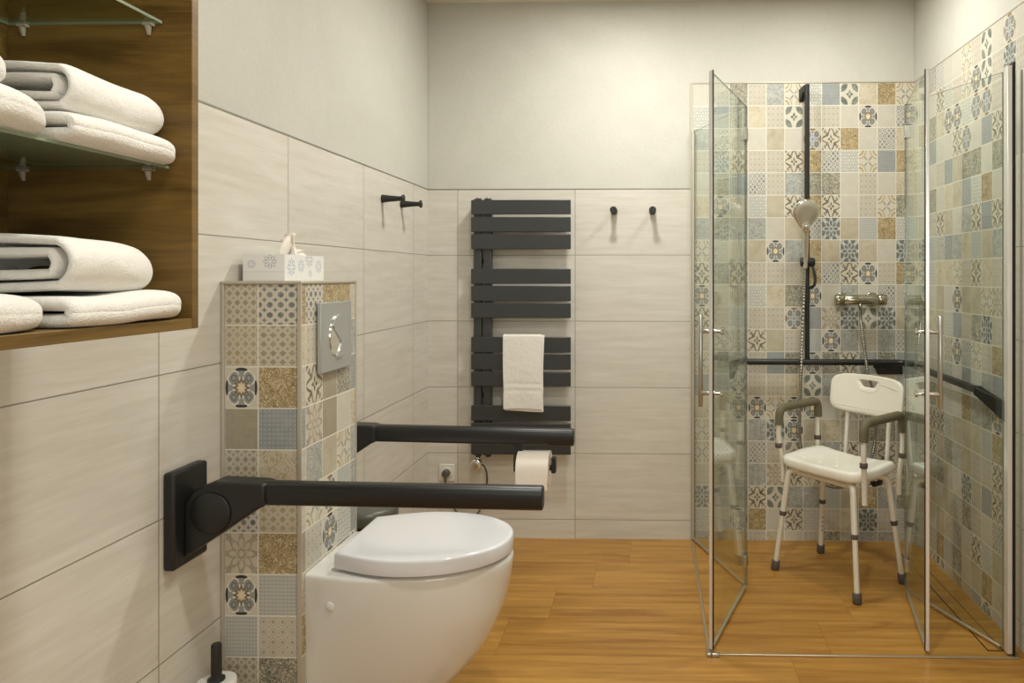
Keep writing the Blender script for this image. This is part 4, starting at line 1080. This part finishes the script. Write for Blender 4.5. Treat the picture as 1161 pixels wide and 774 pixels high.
# arm rests
for sx in (-1, 1):
    X_ = sx * 0.226; yf_, yb_ = -0.122, 0.150
    P = fillet([(X_ * 0.97, yf_ + 0.012, 0.395), (X_ * 0.97, yf_ + 0.010, 0.475), (X_ * 1.02, yf_ - 0.012, 0.585), (X_, yf_ - 0.004, 0.735), (X_, yb_, 0.742), (X_ * 1.02, yb_ + 0.004, 0.600), (X_ * 0.97, yb_ - 0.012, 0.48), (X_ * 0.97, yb_ - 0.012, 0.395)], 0.055, 8)
    bm = NB(); tube(bm, P, 0.0115, 16); A = cpart('armrest', bm, M['alu'], smooth=50)
    bm = NB(); tube(bm, fillet([(X_ * 1.008, yf_ - 0.008, 0.660), (X_, yf_ - 0.004, 0.735), (X_, yb_, 0.742), (X_ * 1.01, yb_ + 0.003, 0.665)], 0.050, 10), 0.0190, 20)
    obj('foam_grip', bm, M['foam'], A, smooth=50)['label'] = 'grey green foam grip'
    for yy, xx in ((yf_ - 0.009, X_ * 1.012), (yb_ + 0.001, X_ * 1.01)):
        bm = NB(); rcyl(bm, (xx, yy, 0.553), (xx, yy, 0.575), 0.0165, 0.003, 18); obj('clamp', bm, M['rubber'], A, smooth=40)
# backrest
bm = NB(); nx, nz = 36, 18; th = 0.018
BW, BZ0, BZ1, BY = 0.196, 0.700, 0.882, 0.222
def bpt(u, v, side):
    c, s = u, v
    x = u * BW; zc = (BZ0 + BZ1) / 2; hz = (BZ1 - BZ0) / 2
    z = zc + v * hz - 0.008 * (u * u) * (1 if v > 0 else -0.4)
    y = BY - 0.020 * (1 - u * u) * -1 * -1 + 0.03 * 0 + 0.10 * (z - BZ0) * 0.15
    y = BY - 0.022 * (u * u) + 0.12 * (z - BZ0)
    return Vector((x, y + side * th / 2, z))
def squircle(a, n=5.5):
    c, s = math.cos(a), math.sin(a); e = 2 / n
    return math.copysign(abs(c) ** e, c), math.copysign(abs(s) ** e, s)
# outer outline and handle opening share ring topology
KN = 64
hole_c = (0.01, 0.56); 
def hole_pt(a):
    c, s = squircle(a, 7.0); hx = 0.215 * c * (1.0 + 0.26 * s); hy = 0.19 * s
    return hole_c[0] + hx, hole_c[1] + hy
def ringpts(t, side, shrink=0.0):
    out = []
    for k in range(KN):
        a = 2 * PI * k / KN; ox, oy = squircle(a); hx, hy = hole_pt(a)
        ox *= (1 - shrink); oy *= (1 - shrink * 1.6)
        out.append(bpt(hx + (ox - hx) * t, hy + (oy - hy) * t, side))
    return out
seq = [(0.0, -0.6, 0), (0.03, -1, 0), (0.12, -1, 0), (0.3, -1, 0), (0.5, -1, 0), (0.7, -1, 0), (0.88, -1, 0.0), (0.97, -0.9, 0.0), (1.0, -0.45, 0), (1.0, 0.45, 0), (0.97, 0.9, 0), (0.7, 1, 0), (0.3, 1, 0), (0.03, 1, 0), (0.0, 0.6, 0), (0.0, -0.6, 0)]
loft(bm, [ringpts(t, s, sh_) for t, s, sh_ in seq], caps=False)
bmesh.ops.remove_doubles(bm, verts=bm.verts[:], dist=1e-5)
bk = cpart('backrest', bm, M['plastic'], smooth=60)
# moulded rim line on the backrest
def bl(u, v): return bpt(u, v, -1.02)
bm = NB(); tube(bm, [bl(-0.84 + 1.70 * k / 20, -0.66 - 0.04 * math.sin(PI * k / 20)) for k in range(21)] + [bl(0.90, -0.55)], 0.0016, 8)
tube(bm, smoothpath([bl(-0.45, 0.78), bl(-0.32, 0.6), bl(-0.22, 0.28), bl(-0.05, 0.16), bl(0.12, 0.16), bl(0.26, 0.30), bl(0.36, 0.62), bl(0.85, 0.5)], 5), 0.0014, 8)
obj('moulded_ridge', bm, M['plastic'], bk, smooth=50)
for sx in (-1, 1):
    bm = NB(); tube(bm, fillet([(sx * 0.112, 0.098, 0.440), (sx * 0.112, 0.190, 0.440), (sx * 0.112, 0.212, 0.50), (sx * 0.112, 0.232, 0.72)], 0.03, 6), 0.0105, 16)
    cpart('back_post', bm, M['alu'], smooth=50)

# ------------------------------------------------------------------ light: ceiling downlights plus added fill lights
def area(name, loc, size, power, color=(1, 0.93, 0.82), shape='DISK', rot=(0, 0, 0), spread=PI):
    l = bpy.data.lights.new(name, 'AREA'); l.shape = shape; l.size = size; l.energy = power; l.color = color; l.spread = spread
    o = bpy.data.objects.new(name, l); o.location = loc; o.rotation_euler = rot; col.objects.link(o); return o
WARM = (0.99, 0.99, 0.915)
area('ceiling_downlight', (-0.15, 2.95, ZC - 0.012), 0.18, 15.5, WARM)
area('ceiling_downlight', (-0.05, 1.25, ZC - 0.012), 0.16, 14, WARM)
area('ceiling_downlight', (0.80, 3.05, ZC - 0.012), 0.18, 8.5, WARM)
area('ceiling_fill', (0.35, 0.0, ZC - 0.012), 0.6, 13, WARM)  # added large soft fill that raises the ambient light
l = area('front_fill', (0.55, YF + 0.02, 1.5), 1.1, 11, (0.93, 1.0, 0.97), 'SQUARE', (PI / 2, 0, 0))  # added cool frontal fill from behind the camera, no window built there
w = bpy.data.worlds.new('world'); bpy.context.scene.world = w; w.use_nodes = True
w.node_tree.nodes['Background'].inputs[0].default_value = (1, 0.95, 0.88, 1); w.node_tree.nodes['Background'].inputs[1].default_value = 0.4

# ------------------------------------------------------------------ camera
cd = bpy.data.cameras.new('camera'); cam = bpy.data.objects.new('camera', cd); col.objects.link(cam)
cam.location = (0, 0, 1.347); cam.rotation_euler = (PI / 2, 0, 0.02553)
cd.sensor_width = 36; cd.lens = 825.07 / 1161 * 36
cd.shift_x = -(717.54 - 580.5) / 1161; cd.shift_y = -(387 - 312.67) / 1161
cd.clip_start = 0.02
sc = bpy.context.scene; sc.camera = cam
sc.view_settings.view_transform = 'Standard'; sc.view_settings.look = 'None'
sc.view_settings.gamma = 1.0; sc.view_settings.use_curve_mapping = False
sc.view_settings.exposure = 0.38
